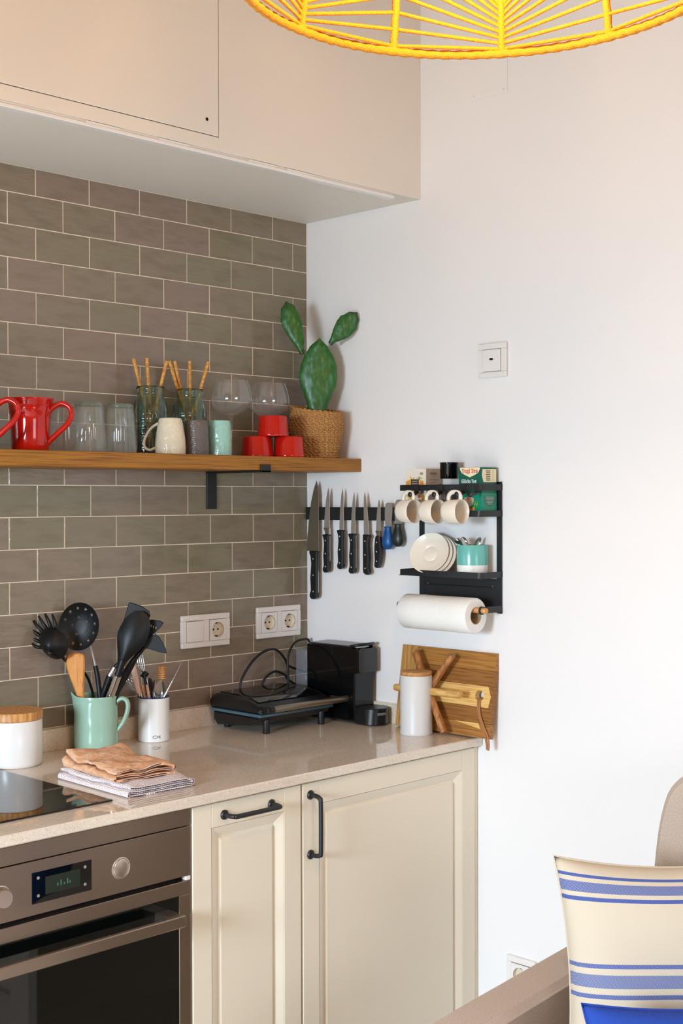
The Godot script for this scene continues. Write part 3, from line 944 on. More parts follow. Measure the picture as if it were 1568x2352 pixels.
func knives() -> void:
	var rail := thing("knife_rail", "black magnetic knife strip on the white wall beside the tiles", "knife rail", Vector3(0, 1.455, 0))
	part(rail, "strip", bx(-0.0178, -0.0003, 0, 0.036, 0.01, 0.395, 0.0015), M.blackmetal)
	# spine z, tip y, bolster y, end y, blade width, grip width, tip offset, mirrored, bolster, dark
	var K := [
		[0.0635, 1.566, 1.366, 1.230, 0.0495, 0.0315, 0.009, 1.0, 0.0, "large chef's knife nearest the corner, far longer than the rest", -0.003],
		[0.107, 1.545, 1.432, 1.307, 0.0225, 0.0245, 0.005, 1.0, 0.018, "black handled knife with a bright collar next to the chef's knife", 0.0],
		[0.162, 1.543, 1.427, 1.319, 0.0172, 0.0235, 0.005, 1.0, 0.0, "black handled knife, third on the strip from the corner", 0.001],
		[0.2065, 1.533, 1.418, 1.308, 0.0172, 0.0245, 0.004, 1.0, 0.0, "black handled knife, fourth on the strip from the corner", 0.002],
		[0.2385, 1.533, 1.416, 1.307, 0.0195, 0.0245, 0.0045, -1.0, 0.0, "black handled knife hung with its edge facing away from the corner", 0.0]]
	for k in K:
		var o := thing("kitchen_knife", k[9], "knife", Vector3(-0.0182, k[2], k[0] + 0.003), -90, "knives on the magnetic strip")
		var l: float = k[1] - k[2]
		var h: float = k[2] - k[3]
		var fl: float = k[7]
		var b: float = k[8]
		part(o, "blade", plate(knife_blade(k[4], l, k[6], fl), 0.0, 0.0022, 0.0008), M.darkblade if k[4] > 0.04 else M.blade)
		if b > 0.0:
			part(o, "bolster", plate([Vector2(0, 0.001), Vector2(-k[4], 0.001), Vector2(-k[4] * 0.75, -b * 0.5), Vector2(-k[4] * 0.7, -b), Vector2(0, -b)], -0.004, 0.006, 0.0015), M.chrome)
		var g := part(o, "grip", plate(knife_grip(k[5], h - b, fl), -0.0065, 0.0085, 0.0032, X(k[10], -b, 0)), M.handle)
		part(o, "tang", bx(minf(0.0, fl * 0.0008) + k[10], maxf(0.0, fl * 0.0008) + k[10], -(h - b) * 0.86, -b - 0.004, 0.0, 0.0024), M.chrome)
		for f in [-0.16, -0.5, -0.84]:
			part(g, "rivet", turned([Vector2(0, 0), Vector2(0.0021, 0), Vector2(0.0017, 0.0005), Vector2(0, 0.0006)], 12, X(-k[5] * 0.45 * fl + k[10], f * (h - b) - b, 0.0085, 0, 90)), M.rivet)
	# small curved one
	var o := thing("kitchen_knife", "short paring knife with a curved black handle beside the blue spreader", "knife", Vector3(-0.0182, 1.426, 0.3045), -90, "knives on the magnetic strip")
	part(o, "blade", plate(knife_blade(0.0175, 0.087, 0.006, 1.0), 0.0, 0.002, 0.0007), M.blade)
	part(o, "bolster", plate([Vector2(0, 0.001), Vector2(-0.0175, 0.001), Vector2(-0.013, -0.008), Vector2(-0.013, -0.016), Vector2(0, -0.016)], -0.004, 0.006, 0.0015), M.chrome)
	var gp := []
	for p in cr([Vector2(-0.001, -0.012), Vector2(0.003, -0.035), Vector2(0.0055, -0.055), Vector2(0.001, -0.085), Vector2(-0.007, -0.099), Vector2(-0.018, -0.097), Vector2(-0.02, -0.09), Vector2(-0.0185, -0.08), Vector2(-0.02, -0.05), Vector2(-0.018, -0.028), Vector2(-0.0145, -0.013)], 3, true):
		gp.append(p)
	var g := part(o, "grip", plate(gp, -0.0065, 0.0085, 0.003), M.handle)
	for f in [-0.03, -0.055, -0.081]:
		part(g, "rivet", turned([Vector2(0, 0), Vector2(0.0021, 0), Vector2(0.0017, 0.0005), Vector2(0, 0.0006)], 12, X(-0.009, f, 0.0085, 0, 90)), M.rivet)
	for s in [[0.333, 1.439, 0.0, rgb(0, 76, 138), "butter spreader with a bulbous blue handle"], [0.3695, 1.447, 0.0, rgb(34, 38, 32), "butter spreader with a bulbous black handle half behind the first cup"]]:
		var q := thing("butter_spreader", s[4], "knife", Vector3(-0.0182, s[1], s[0]), -90, "bulb-handled spreaders on the magnetic strip")
		part(q, "blade", plate(cr([Vector2(-0.009, -0.004), Vector2(0.009, -0.004), Vector2(0.0115, 0.02), Vector2(0.014, 0.045), Vector2(0.0125, 0.06), Vector2(0.004, 0.0645), Vector2(-0.008, 0.063), Vector2(-0.0125, 0.052), Vector2(-0.0135, 0.025)], 4, true), 0.0, 0.0016, 0.0005), M.blade)
		part(q, "grip", turned([Vector2(0, -0.0615), Vector2(0.008, -0.0605), Vector2(0.015, -0.055), Vector2(0.018, -0.045), Vector2(0.0175, -0.035), Vector2(0.0145, -0.022), Vector2(0.0105, -0.009), Vector2(0.0098, -0.004), Vector2(0.0115, -0.001), Vector2(0.0115, 0.0005), Vector2(0, 0.001)], 28, Transform3D(Basis.from_scale(Vector3(1, 1, 0.75)), Vector3(0, 0, 0.004))), mat(s[3], 0.35))

func u_ring(z0: float, z1: float, d: float, th: float, y0: float, y1: float) -> SurfaceTool:
	var r := 0.012
	var path := [Vector2(z0, 0.0), Vector2(z0, -d + r)]
	for i in 6:
		var a := PI / 2 * i / 5.0
		path.append(Vector2(z0 + r - r * cos(a), -d + r - r * sin(a)))
	for i in 6:
		var a := PI / 2 * i / 5.0
		path.append(Vector2(z1 - r + r * sin(a), -d + r - r * cos(a)))
	path += [Vector2(z1, 0.0)]
	var inner := []
	for p in path:
		inner.append(Vector2(clampf(p.x, z0 + th, z1 - th), maxf(p.y, -d + th)))
	for i in range(2, 14):
		var p: Vector2 = path[i]
		var c := Vector2(z0 + r if i < 8 else z1 - r, -d + r)
		inner[i] = c + (p - c).normalized() * (r - th)
	inner.reverse()
	var st := S()
	ext(st, path + inner, y0, y1, 0.0, Transform3D(Basis(Vector3(0, 0, 1), Vector3(1, 0, 0), Vector3(0, 1, 0)), Vector3.ZERO))
	return st

func wall_rack() -> void:
	var b := Vector3(0, 1.225, 0.5655)
	var o := thing("wall_rack", "black metal wall rack with two trays and a paper roll bar", "rack", b)
	var put := func(called: String, st: SurfaceTool, m: Material, par: Node3D) -> MeshInstance3D:
		var p := part(par, called, st, m)
		if par == o:
			p.position = -b
		return p
	for z in [0.429, 0.686]:
		put.call("upright", bx(-0.0045, -0.0004, 1.226, 1.556, z, z + 0.016, 0.0008), M.blackmetal, o)
	var bp: MeshInstance3D = put.call("back_plate", bx(-0.003, -0.0006, 1.23, 1.312, 0.445, 0.686, 0.0005), M.blackmetal, o)
	part(bp, "fold", bx(-0.0055, -0.002, 1.2885, 1.2915, 0.452, 0.68, 0.001), M.blackmetal)
	for z in [0.458, 0.673]:
		part(bp, "screw", turned([Vector2(0, 0), Vector2(0.003, 0), Vector2(0.0022, 0.0014), Vector2(0, 0.0016)], 12, X(-0.0029, 1.291, z, 0, 0, 90)), M.blade)
	var t: MeshInstance3D = put.call("lower_tray", u_ring(0.429, 0.702, 0.087, 0.0016, 1.3165, 1.3315), M.blackmetal, o)
	part(t, "tray_floor", bx(-0.086, -0.0005, 1.3158, 1.3174, 0.43, 0.701), M.blackmetal)
	t = put.call("upper_tray", u_ring(0.429, 0.702, 0.087, 0.0016, 1.4695, 1.4845), M.blackmetal, o)
	part(t, "tray_floor", bx(-0.086, -0.0005, 1.4688, 1.4704, 0.43, 0.701), M.blackmetal)
	put.call("guard_rail", u_ring(0.429, 0.702, 0.087, 0.0016, 1.5345, 1.5495), M.blackmetal, o)
	for z in [0.504, 0.584, 0.657, 0.7]:
		var st := S()
		bxa(st, -0.0895, -0.0872, 1.527, 1.5505, z - 0.017, z - 0.003, 0.0006)
		tube(st, cr([Vector3(-0.088, 1.529, z - 0.009), Vector3(-0.105, 1.5255, z - 0.004), Vector3(-0.122, 1.5245, z)], 4), 0.0042, 10)
		lathe(st, [Vector2(0, 0), Vector2(0.0055, 0), Vector2(0.0065, 0.002), Vector2(0.0065, 0.005), Vector2(0.005, 0.0065), Vector2(0, 0.007)], 18, X(-0.121, 1.5245, z, 0, 0, 90))
		put.call("hook", st, M.blackmetal, o)
	for z in [0.4295, 0.699]:
		var st := S()
		bxa(st, -0.083, -0.0005, 1.2305, 1.2465, z, z + 0.0028, 0.0006)
		lathe(st, [Vector2(0.0072, 0), Vector2(0.0102, 0), Vector2(0.0102, 0.005), Vector2(0.0072, 0.005)], 24, Transform3D(Basis(Vector3.RIGHT, PI / 2), Vector3(-0.082, 1.2385, z - 0.001)))
		put.call("roll_arm", st, M.blackmetal, o)
	put.call("roll_bar", turned([Vector2(0, 0), Vector2(0.0066, 0), Vector2(0.007, 0.001), Vector2(0.007, 0.291), Vector2(0.0062, 0.292), Vector2(0, 0.292)], 20, Transform3D(Basis(Vector3.RIGHT, PI / 2), Vector3(-0.082, 1.2385, 0.4245))), M.bamboo, o)
	# kitchen roll
	var k := thing("paper_towel_roll", "white kitchen paper roll hanging on the wooden bar under the rack", "paper roll", Vector3(-0.082, 1.2245, 0.4555))
	var rt := Transform3D(Basis(Vector3.RIGHT, PI / 2), Vector3.ZERO)
	part(k, "paper", turned([Vector2(0.0215, 0), Vector2(0.042, 0), Vector2(0.0442, 0.003), Vector2(0.0445, 0.06), Vector2(0.044, 0.12), Vector2(0.0446, 0.18), Vector2(0.0442, 0.224), Vector2(0.042, 0.227), Vector2(0.0215, 0.227), Vector2(0.0215, 0)], 56, rt), M.paper)
	part(k, "core", turned([Vector2(0.0203, 0.0), Vector2(0.0214, 0.0), Vector2(0.0214, 0.227), Vector2(0.0203, 0.227), Vector2(0.0203, 0.0)], 40, rt), mat(rgb(176, 148, 112), 0.85))
	# cups on the hooks
	var hang := ["first hanging espresso cup, farthest left and next to the spreaders", "middle one of the three hanging espresso cups", "third hanging espresso cup, in front of the green tea box"]
	var cup: Node3D
	for i in 3:
		var at := Vector3(-0.121, 1.482, [0.517, 0.5965, 0.6715][i])
		if i == 0:
			cup = thing("espresso_cup", "small cream cup, " + hang[0], "cup", at, -4.0, "cream cups hung on the rack's hooks")
			part(cup, "body", turned([Vector2(0, -0.05), Vector2(0.022, -0.05), Vector2(0.0265, -0.047), Vector2(0.029, -0.038), Vector2(0.03, -0.02), Vector2(0.0305, -0.001), Vector2(0.0298, 0.0), Vector2(0.0288, -0.001), Vector2(0.028, -0.02), Vector2(0.0268, -0.038), Vector2(0.024, -0.0455), Vector2(0, -0.047)], 48, rt), M.cupcream2)
			part(cup, "handle", bar(cr([Vector3(0, 0.028, -0.042), Vector3(0, 0.038, -0.041), Vector3(0, 0.0465, -0.033), Vector3(0, 0.0485, -0.022), Vector3(0, 0.046, -0.011), Vector3(0, 0.037, -0.005), Vector3(0, 0.029, -0.006)], 5), 0.0036, 10, false, 1.6), M.cupcream2)
		else:
			dup(cup, "espresso_cup", at, [-4.0, -2.0, 3.0][i], "small cream cup, " + hang[i])
	rack_goods()

func holed(st: SurfaceTool, c: Vector2, half: float, r: float, z: float, zb: float) -> void:
	var n := 32
	st.set_smooth_group(-1)
	for i in n:
		var q := []
		for a in [TAU * i / n, TAU * (i + 1) / n]:
			var d := Vector2(cos(a), sin(a))
			q.append(c + d * r)
			q.append(c + d * half / maxf(absf(d.x), absf(d.y)))
		quad(st, V3(q[0], z), V3(q[1], z), V3(q[3], z), V3(q[2], z))
		quad(st, V3(q[1], z), V3(q[1], zb), V3(q[3], zb), V3(q[3], z))

func blob(n: int, r: float, c: Vector2, wob: float) -> Array:
	var out := []
	for i in n:
		var a := TAU * i / n
		out.append(c + Vector2(cos(a), sin(a)) * r * (1.0 + wob * (1.0 if i % 2 == 0 else -1.0)))
	return out

func rack_goods() -> void:
	var fl := 1.4706
	# box with flowers
	var o := thing("tea_box", "pale tea box printed with orange flowers at the rack's left end", "box", Vector3(-0.04, fl, 0.474))
	part(o, "carton", bx(-0.03, 0.03, 0, 0.121, -0.036, 0.036, 0.0006), mat(rgb(233, 220, 204), 0.5))
	var kraft := mat(rgb(186, 164, 142), 0.6)
	part(o, "side_panel", bx(-0.0295, 0.0295, 0.0005, 0.1205, 0.0358, 0.0363), kraft)
	var fx := X(-0.03, 0, 0, -90)
	var inks := [rgb(232, 150, 40), rgb(238, 190, 60), rgb(90, 66, 46), rgb(206, 90, 70), rgb(150, 160, 70)]
	var spots := [[-0.024, 0.083, 0.0085, 0], [0.021, 0.082, 0.0085, 0], [-0.014, 0.094, 0.005, 1], [0.013, 0.095, 0.005, 4], [-0.029, 0.06, 0.006, 2], [-0.02, 0.05, 0.007, 1], [0.003, 0.058, 0.006, 4], [0.024, 0.062, 0.006, 2], [0.013, 0.049, 0.005, 3], [-0.006, 0.042, 0.0065, 1], [0.028, 0.045, 0.007, 1], [-0.028, 0.035, 0.005, 3], [0.012, 0.032, 0.006, 2], [-0.014, 0.026, 0.006, 0], [0.026, 0.022, 0.006, 2], [0.004, 0.016, 0.006, 1], [-0.024, 0.012, 0.006, 2], [0.018, 0.008, 0.005, 3]]
	var by := [S(), S(), S(), S(), S()]
	for s in spots:
		ext(by[s[3]], blob(14, s[2], Vector2(s[0], s[1]), 0.28), 0.0, 0.0003, 0.0, fx)
		for q in 4:
			var a: float = q * 1.7 + s[0] * 100.0
			ext(by[(s[3] + q) % 5], circle(0.0016, 6, Vector2(s[0] + cos(a) * 0.009, s[1] + sin(a) * 0.008).clamp(Vector2(-0.033, 0.003), Vector2(0.033, 0.1))), 0.0, 0.00025, 0.0, fx)
	for i in 5:
		part(o, "printed_flowers", by[i], mat(inks[i], 0.5))
	var st := S()
	ext(st, [Vector2(-0.0145, 0.071), Vector2(0.0125, 0.0735), Vector2(0.0115, 0.093), Vector2(-0.0155, 0.0935)], 0.0, 0.0006, 0.0, fx)
	part(o, "label_panel", st, mat(rgb(58, 46, 40), 0.5))
	st = S()
	for q in [[-0.011, 0.0865, 0.018, 0.003], [-0.012, 0.0805, 0.021, 0.003], [-0.01, 0.075, 0.016, 0.0018]]:
		ext(st, [Vector2(q[0], q[1]), Vector2(q[0] + q[2], q[1] + 0.0005), Vector2(q[0] + q[2], q[1] + q[3]), Vector2(q[0], q[1] + q[3])], 0.0006, 0.0008, 0.0, fx)
	ext(st, rrect(0.011, 0.006, 0.002, 2, Vector2(0.021, 0.108)), 0.0, 0.0003, 0.0, fx)
	part(o, "label_print", st, mat(rgb(160, 140, 120), 0.5))
	st = S()
	for q in [[-0.014, 0.105, 0.026, 0.006], [-0.016, 0.091, 0.034, 0.0016], [-0.012, 0.084, 0.026, 0.0016], [-0.008, 0.075, 0.018, 0.003], [-0.014, 0.06, 0.03, 0.0016]]:
		bxa(st, q[0], q[0] + q[2], q[1], q[1] + q[3], 0.0362, 0.0365)
	part(o, "side_print", st, mat(rgb(150, 116, 88), 0.6))
	# green box
	o = thing("tea_box", "dark green tea box with a cream shield at the rack's right end", "box", Vector3(-0.041, fl, 0.6555))
	part(o, "carton", bx(-0.03, 0.03, 0, 0.121, -0.0365, 0.0365, 0.0006), mat(rgb(0, 92, 72), 0.4))
	part(o, "lower_band", bx(-0.0303, 0.0303, 0.0005, 0.057, -0.0368, 0.0368, 0.0004), mat(rgb(0, 136, 104), 0.4))
	fx = X(-0.0303, 0, 0, -90)
	var cream := mat(rgb(240, 224, 184), 0.5)
	st = S()
	ext(st, [Vector2(-0.032, 0.1205), Vector2(-0.0315, 0.1155), Vector2(-0.025, 0.1065), Vector2(-0.012, 0.1005), Vector2(-0.003, 0.0975), Vector2(0.0, 0.0955), Vector2(0.003, 0.0975), Vector2(0.012, 0.1005), Vector2(0.025, 0.1065), Vector2(0.0315, 0.1155), Vector2(0.032, 0.1205)], -0.0002, 0.0004, 0.0, fx)
	var shield := part(o, "shield", st, cream)
	st = S()
	var word := lettering("Yogi Tea", 0.0145, true)
	for s in word.get_surface_count():
		st.append_from(word, s, fx * Transform3D(Basis.from_scale(Vector3(0.82, 1, 1)), Vector3(0, 0.112, 0.0005)))
	part(shield, "lettering", st.commit(), mat(rgb(196, 48, 30), 0.5))
	st = S()
	word = lettering("Glücks Tee", 0.013)
	for s in word.get_surface_count():
		st.append_from(word, s, fx * Transform3D(Basis.from_scale(Vector3(0.72, 1, 1)), Vector3(-0.003, 0.0862, 0.0003)))
	part(o, "lettering", st.commit(), mat(rgb(232, 240, 232), 0.5))
	# printed cup and fruit
	st = S()
	ext(st, cr([Vector2(-0.018, 0.044), Vector2(0.0, 0.047), Vector2(0.012, 0.043), Vector2(0.008, 0.028), Vector2(-0.004, 0.022), Vector2(-0.014, 0.03)], 4, true), -0.0002, 0.0004, 0.0, fx)
	part(o, "printed_cup", st, mat(rgb(206, 190, 170), 0.5))
	st = S()
	ext(st, [Vector2(-0.017, 0.042), Vector2(-0.002, 0.049), Vector2(-0.001, 0.04)], 0.0003, 0.0006, 0.0, fx)
	part(o, "printed_cup", st, mat(rgb(214, 84, 60), 0.5))
	st = S()
	for q in [[-0.008, 0.018], [0.001, 0.0155], [0.01, 0.017]]:
		ext(st, circle(0.0052, 12, Vector2(q[0], q[1])), 0.0, 0.0006, 0.0, fx)
	part(o, "printed_fruit", st, mat(rgb(236, 150, 34), 0.5))
	st = S()
	for q in 6:
		ext(st, circle(0.003, 8, Vector2(0.016 + 0.003 * (q % 3), 0.024 + 0.005 * (q / 2))), 0.0, 0.0005, 0.0, fx)
	part(o, "printed_leaves", st, mat(rgb(110, 168, 60), 0.5))
	st = S()
	ext(st, [Vector2(-0.0265, 0.116), Vector2(-0.0285, 0.1), Vector2(-0.022, 0.084), Vector2(0.028, 0.084), Vector2(0.028, 0.117)], 0.0362, 0.0369)
	var info := part(o, "side_panel", st, cream)
	st = S()
	for i in 6:
		bxa(st, -0.012 - 0.002 * (i % 2), 0.004, 0.088 + 0.0045 * i, 0.0905 + 0.0045 * i, 0.0368, 0.0371)
		bxa(st, 0.014, 0.0155, 0.088 + 0.0045 * i, 0.0905 + 0.0045 * i, 0.0368, 0.0371)
	part(info, "print", st, mat(rgb(120, 110, 90), 0.6))
	st = S()
	ext(st, cr([Vector2(-0.02, 0.05), Vector2(-0.021, 0.036), Vector2(-0.008, 0.026), Vector2(0.004, 0.022), Vector2(0.016, 0.027), Vector2(0.026, 0.036), Vector2(0.025, 0.05)], 3), 0.0366, 0.0371)
	part(o, "side_shield", st, mat(rgb(62, 104, 92), 0.5))
	st = S()
	for i in 6:
		bxa(st, -0.014 + 0.001 * i * i * 0.3, 0.019 - 0.001 * i * i * 0.3, 0.0465 - 0.0035 * i, 0.0478 - 0.0035 * i, 0.037, 0.0373)
	part(o, "print", st, mat(rgb(150, 170, 150), 0.6))
	# grinder
	o = thing("spice_grinder", "glass spice grinder with a tall black cap between the two tea boxes", "grinder", Vector3(-0.042, fl, 0.564))
	part(o, "jar", turned([Vector2(0, 0), Vector2(0.021, 0), Vector2(0.022, 0.003), Vector2(0.022, 0.075), Vector2(0.0195, 0.088), Vector2(0.0185, 0.097), Vector2(0, 0.097)], 36), pane(Color(0.9, 0.92, 0.92), 0.1))
	part(o, "contents", turned([Vector2(0, 0.003), Vector2(0.0205, 0.003), Vector2(0.0205, 0.066), Vector2(0.012, 0.07), Vector2(0, 0.069)], 28), bump(tri(mat(rgb(74, 20, 14), 0.6), Vector3.ONE * 40), noise(91, 0.05, [], [], 1, 128, FastNoiseLite.TYPE_CELLULAR), 0.3))
	part(o, "cap", turned([Vector2(0.0, 0.094), Vector2(0.022, 0.094), Vector2(0.0235, 0.096), Vector2(0.0235, 0.131), Vector2(0.0243, 0.132), Vector2(0.0243, 0.1345), Vector2(0.0225, 0.136), Vector2(0, 0.136)], 40), M.blackgloss)
	# saucers
	var n := Vector3(-0.88, 0.36, 0.24).normalized()
	var xax := Vector3.UP.cross(n).normalized()
	var tilt := Basis(xax, n, xax.cross(n))
	var labels := ["cream saucer at the front of the leaning stack on the rack", "cream saucer in the middle of the leaning stack on the rack", "cream saucer at the back of the leaning stack, against the wall"]
	var sp: Node3D
	for i in 3:
		var at := Vector3(-0.06, 1.3735 - 0.0005 * i, 0.5145) - n * 0.0065 * i + Vector3(0, -0.0005 * i, 0.009 * i)
		if i == 0:
			sp = thing("saucer", labels[0], "saucer", at, 0, "saucers leaning on the rack")
			part(sp, "plate", turned([Vector2(0, -0.005), Vector2(0.024, -0.005), Vector2(0.026, -0.0062), Vector2(0.029, -0.0045), Vector2(0.045, 0.0012), Vector2(0.0545, 0.005), Vector2(0.055, 0.0062), Vector2(0.054, 0.0068), Vector2(0.045, 0.0036), Vector2(0.03, -0.0018), Vector2(0.021, -0.0026), Vector2(0.0195, -0.0036), Vector2(0.018, -0.0028), Vector2(0, -0.0028)], 56), M.cupcream2)
			sp.basis = tilt
		else:
			dup(sp, "saucer", at, 0, labels[i]).basis = tilt
	# two-tone pot with teaspoons
	var pc := Vector3(-0.044, 1.3176, 0.6405)
	o = thing("cutlery_pot", "small two-tone turquoise and white pot on the rack's lower tray", "pot", pc, FACE)
	part(o, "white_base", turned([Vector2(0, 0), Vector2(0.0365, 0), Vector2(0.0385, 0.003), Vector2(0.039, 0.0305), Vector2(0, 0.0305)], 44), M.white)
	part(o, "glazed_body", turned([Vector2(0, 0.0305), Vector2(0.0391, 0.0305), Vector2(0.0391, 0.078), Vector2(0.0382, 0.0805), Vector2(0.0368, 0.0805), Vector2(0.036, 0.078), Vector2(0.036, 0.034), Vector2(0, 0.034)], 44), M.teal)
	var sl := ["dark teaspoon in the turquoise pot, lowest one pointing at the saucers", "teaspoon second from the saucers in the turquoise pot", "tallest teaspoon on the saucers' side of the turquoise pot", "teaspoon alone on the far side of the turquoise pot"]
	var sq := [[-0.046, 0.09, 0.01, 18.0], [-0.037, 0.098, -0.01, -20.0], [-0.027, 0.101, 0.004, 30.0], [0.022, 0.1, -0.004, 40.0]]
	for i in 4:
		var q: Array = sq[i]
		spoon("teaspoon", Vector3(-q[0] * 0.5, 0.036, -q[2]), Vector3(q[0], q[1], q[2]), 0.0085, 0.028, q[3], M.chrome, sl[i], "teaspoons in the turquoise pot", pc)

# a spoon from its tail to the tip of its bowl, in the frame of the pot it stands in
func spoon(called: String, a: Vector3, b: Vector3, w: float, l: float, spin: float, m: Material, label: String, group: String, at: Vector3) -> void:
	var o := thing(called, label, "spoon", at, FACE, group)
	var d := (b - a).normalized()
	var neck := b - d * l
	var fw := Vector3(0, 0, 1).rotated(Vector3.UP, deg_to_rad(spin))
	fw = (fw - d * fw.dot(d)).normalized()
	part(o, "handle", bar([a, a.lerp(neck, 0.3), a.lerp(neck, 0.8), neck + d * l * 0.12], func(t, _q): return lerpf(w * 0.5, w * 0.22, t), 8, false, 0.4, d.cross(fw)), m)
	var st := S()
	st.set_smooth_group(0)
	var sx := d.cross(fw)
	for side in 2:
		sheet(st, 16, 10, func(u, vv):
			var t: float = u
			var hw := w * pow(sin(PI * pow(clampf(t, 0.001, 0.999), 0.8)), 0.6)
			var s: float = vv * 2.0 - 1.0
			var dep := -0.32 * w * sin(PI * t) * (1.0 - s * s) - (0.0007 if side == 1 else 0.0)
			return neck + d * l * t + sx * hw * s + fw * dep, side == 0)
	part(o, "bowl", st, m)

func socket_insert(o: Node3D, cx: float, cy: float, z: float) -> void:
	var st := S()
	holed(st, Vector2(cx, cy), 0.0275, 0.0205, z + 0.0018, z - 0.001)
	var ins := part(o, "socket", st, M.plastic)
	part(ins, "socket_well", turned([Vector2(0, 0), Vector2(0.0195, 0), Vector2(0.0206, 0.0088), Vector2(0.0204, 0.009), Vector2(0.019, 0.0006), Vector2(0, 0.0006)], 32, X(cx, cy, z - 0.0085, 0, 90)), M.ivory)
	st = S()
	for dx in [-0.0095, 0.0095]:
		lathe(st, [Vector2(0, 0), Vector2(0.0026, 0), Vector2(0.0026, 0.0008), Vector2(0, 0.0008)], 12, X(cx + dx * 0.8, cy, z - 0.008, 0, 90))
	for dy in [-1.0, 1.0]:
		bxa(st, cx - 0.004, cx + 0.004, cy + dy * 0.0172 - 0.0012, cy + dy * 0.0172 + 0.0012, z - 0.008, z - 0.004)
	part(ins, "contacts", st, M.hole)

func wall_plate(label: String, at: Vector3, turn: float, n: int, kinds: Array, group := "") -> Node3D:
	var o := thing("wall_socket", label, "socket" if kinds.has(1) else "switch", at, turn, group)
	var w := 0.088 if n == 1 else 0.165
	var st := S()
	# frame with an opening for each insert
	var c := [0.0] if n == 1 else [-0.0385, 0.0385]
	var hh := 0.0435
	bxa(st, -w / 2, w / 2, 0.0282, hh, 0.0, 0.0095, 0.002)
	bxa(st, -w / 2, w / 2, -hh, -0.0282, 0.0, 0.0095, 0.002)
	bxa(st, -w / 2, c[0] - 0.0282, -0.0282, 0.0282, 0.0, 0.0095, 0.0012)
	bxa(st, c[-1] + 0.0282, w / 2, -0.0282, 0.0282, 0.0, 0.0095, 0.0012)
	if n == 2:
		bxa(st, c[0] + 0.0282, c[1] - 0.0282, -0.0282, 0.0282, 0.0, 0.0095, 0.0012)
	part(o, "frame", st, M.plastic)
	for i in n:
		if kinds[i] == 1:
			socket_insert(o, c[i], 0.0, 0.0092)
		else:
			st = S()
			box(st, Vector3(c[i], 0, 0.006), Vector3(0.0545, 0.0545, 0.0105), 0.0012, X(0, 0, 0.0002, 0, 1.4))
			var rk := part(o, "rocker", st, M.plastic)
			if kinds[i] == 2:
				part(rk, "key_slot", plate(rrect(0.011, 0.0055, 0.002, 3), 0.0108, 0.0122, 0.0, X(c[i], 0.003, 0)), M.hole)
	return o

func sockets() -> void:
	wall_plate("white switch and socket plate on the tiles above the utensil pots", Vector3(-0.3835, 1.1645, 0.0002), 0, 2, [0, 1])
	wall_plate("white double socket plate on the tiles close to the corner", Vector3(-0.1195, 1.1705, 0.0002), 0, 2, [1, 1])
	var s := wall_plate("single white switch with a small dark slot alone on the white wall", Vector3(-0.0003, 1.86, 0.676), -90, 1, [2])
	s.name = "wall_switch"
	wall_plate("single white socket low on the white wall behind the sofa arm", Vector3(-0.0003, 0.334, 0.762), -90, 1, [1])

const CT := 0.9102

func P2(px: float, py: float, cx: float, cy: float, s: float) -> Vector2:
	return Vector2((px - cx) / s, (cy - py) / s)

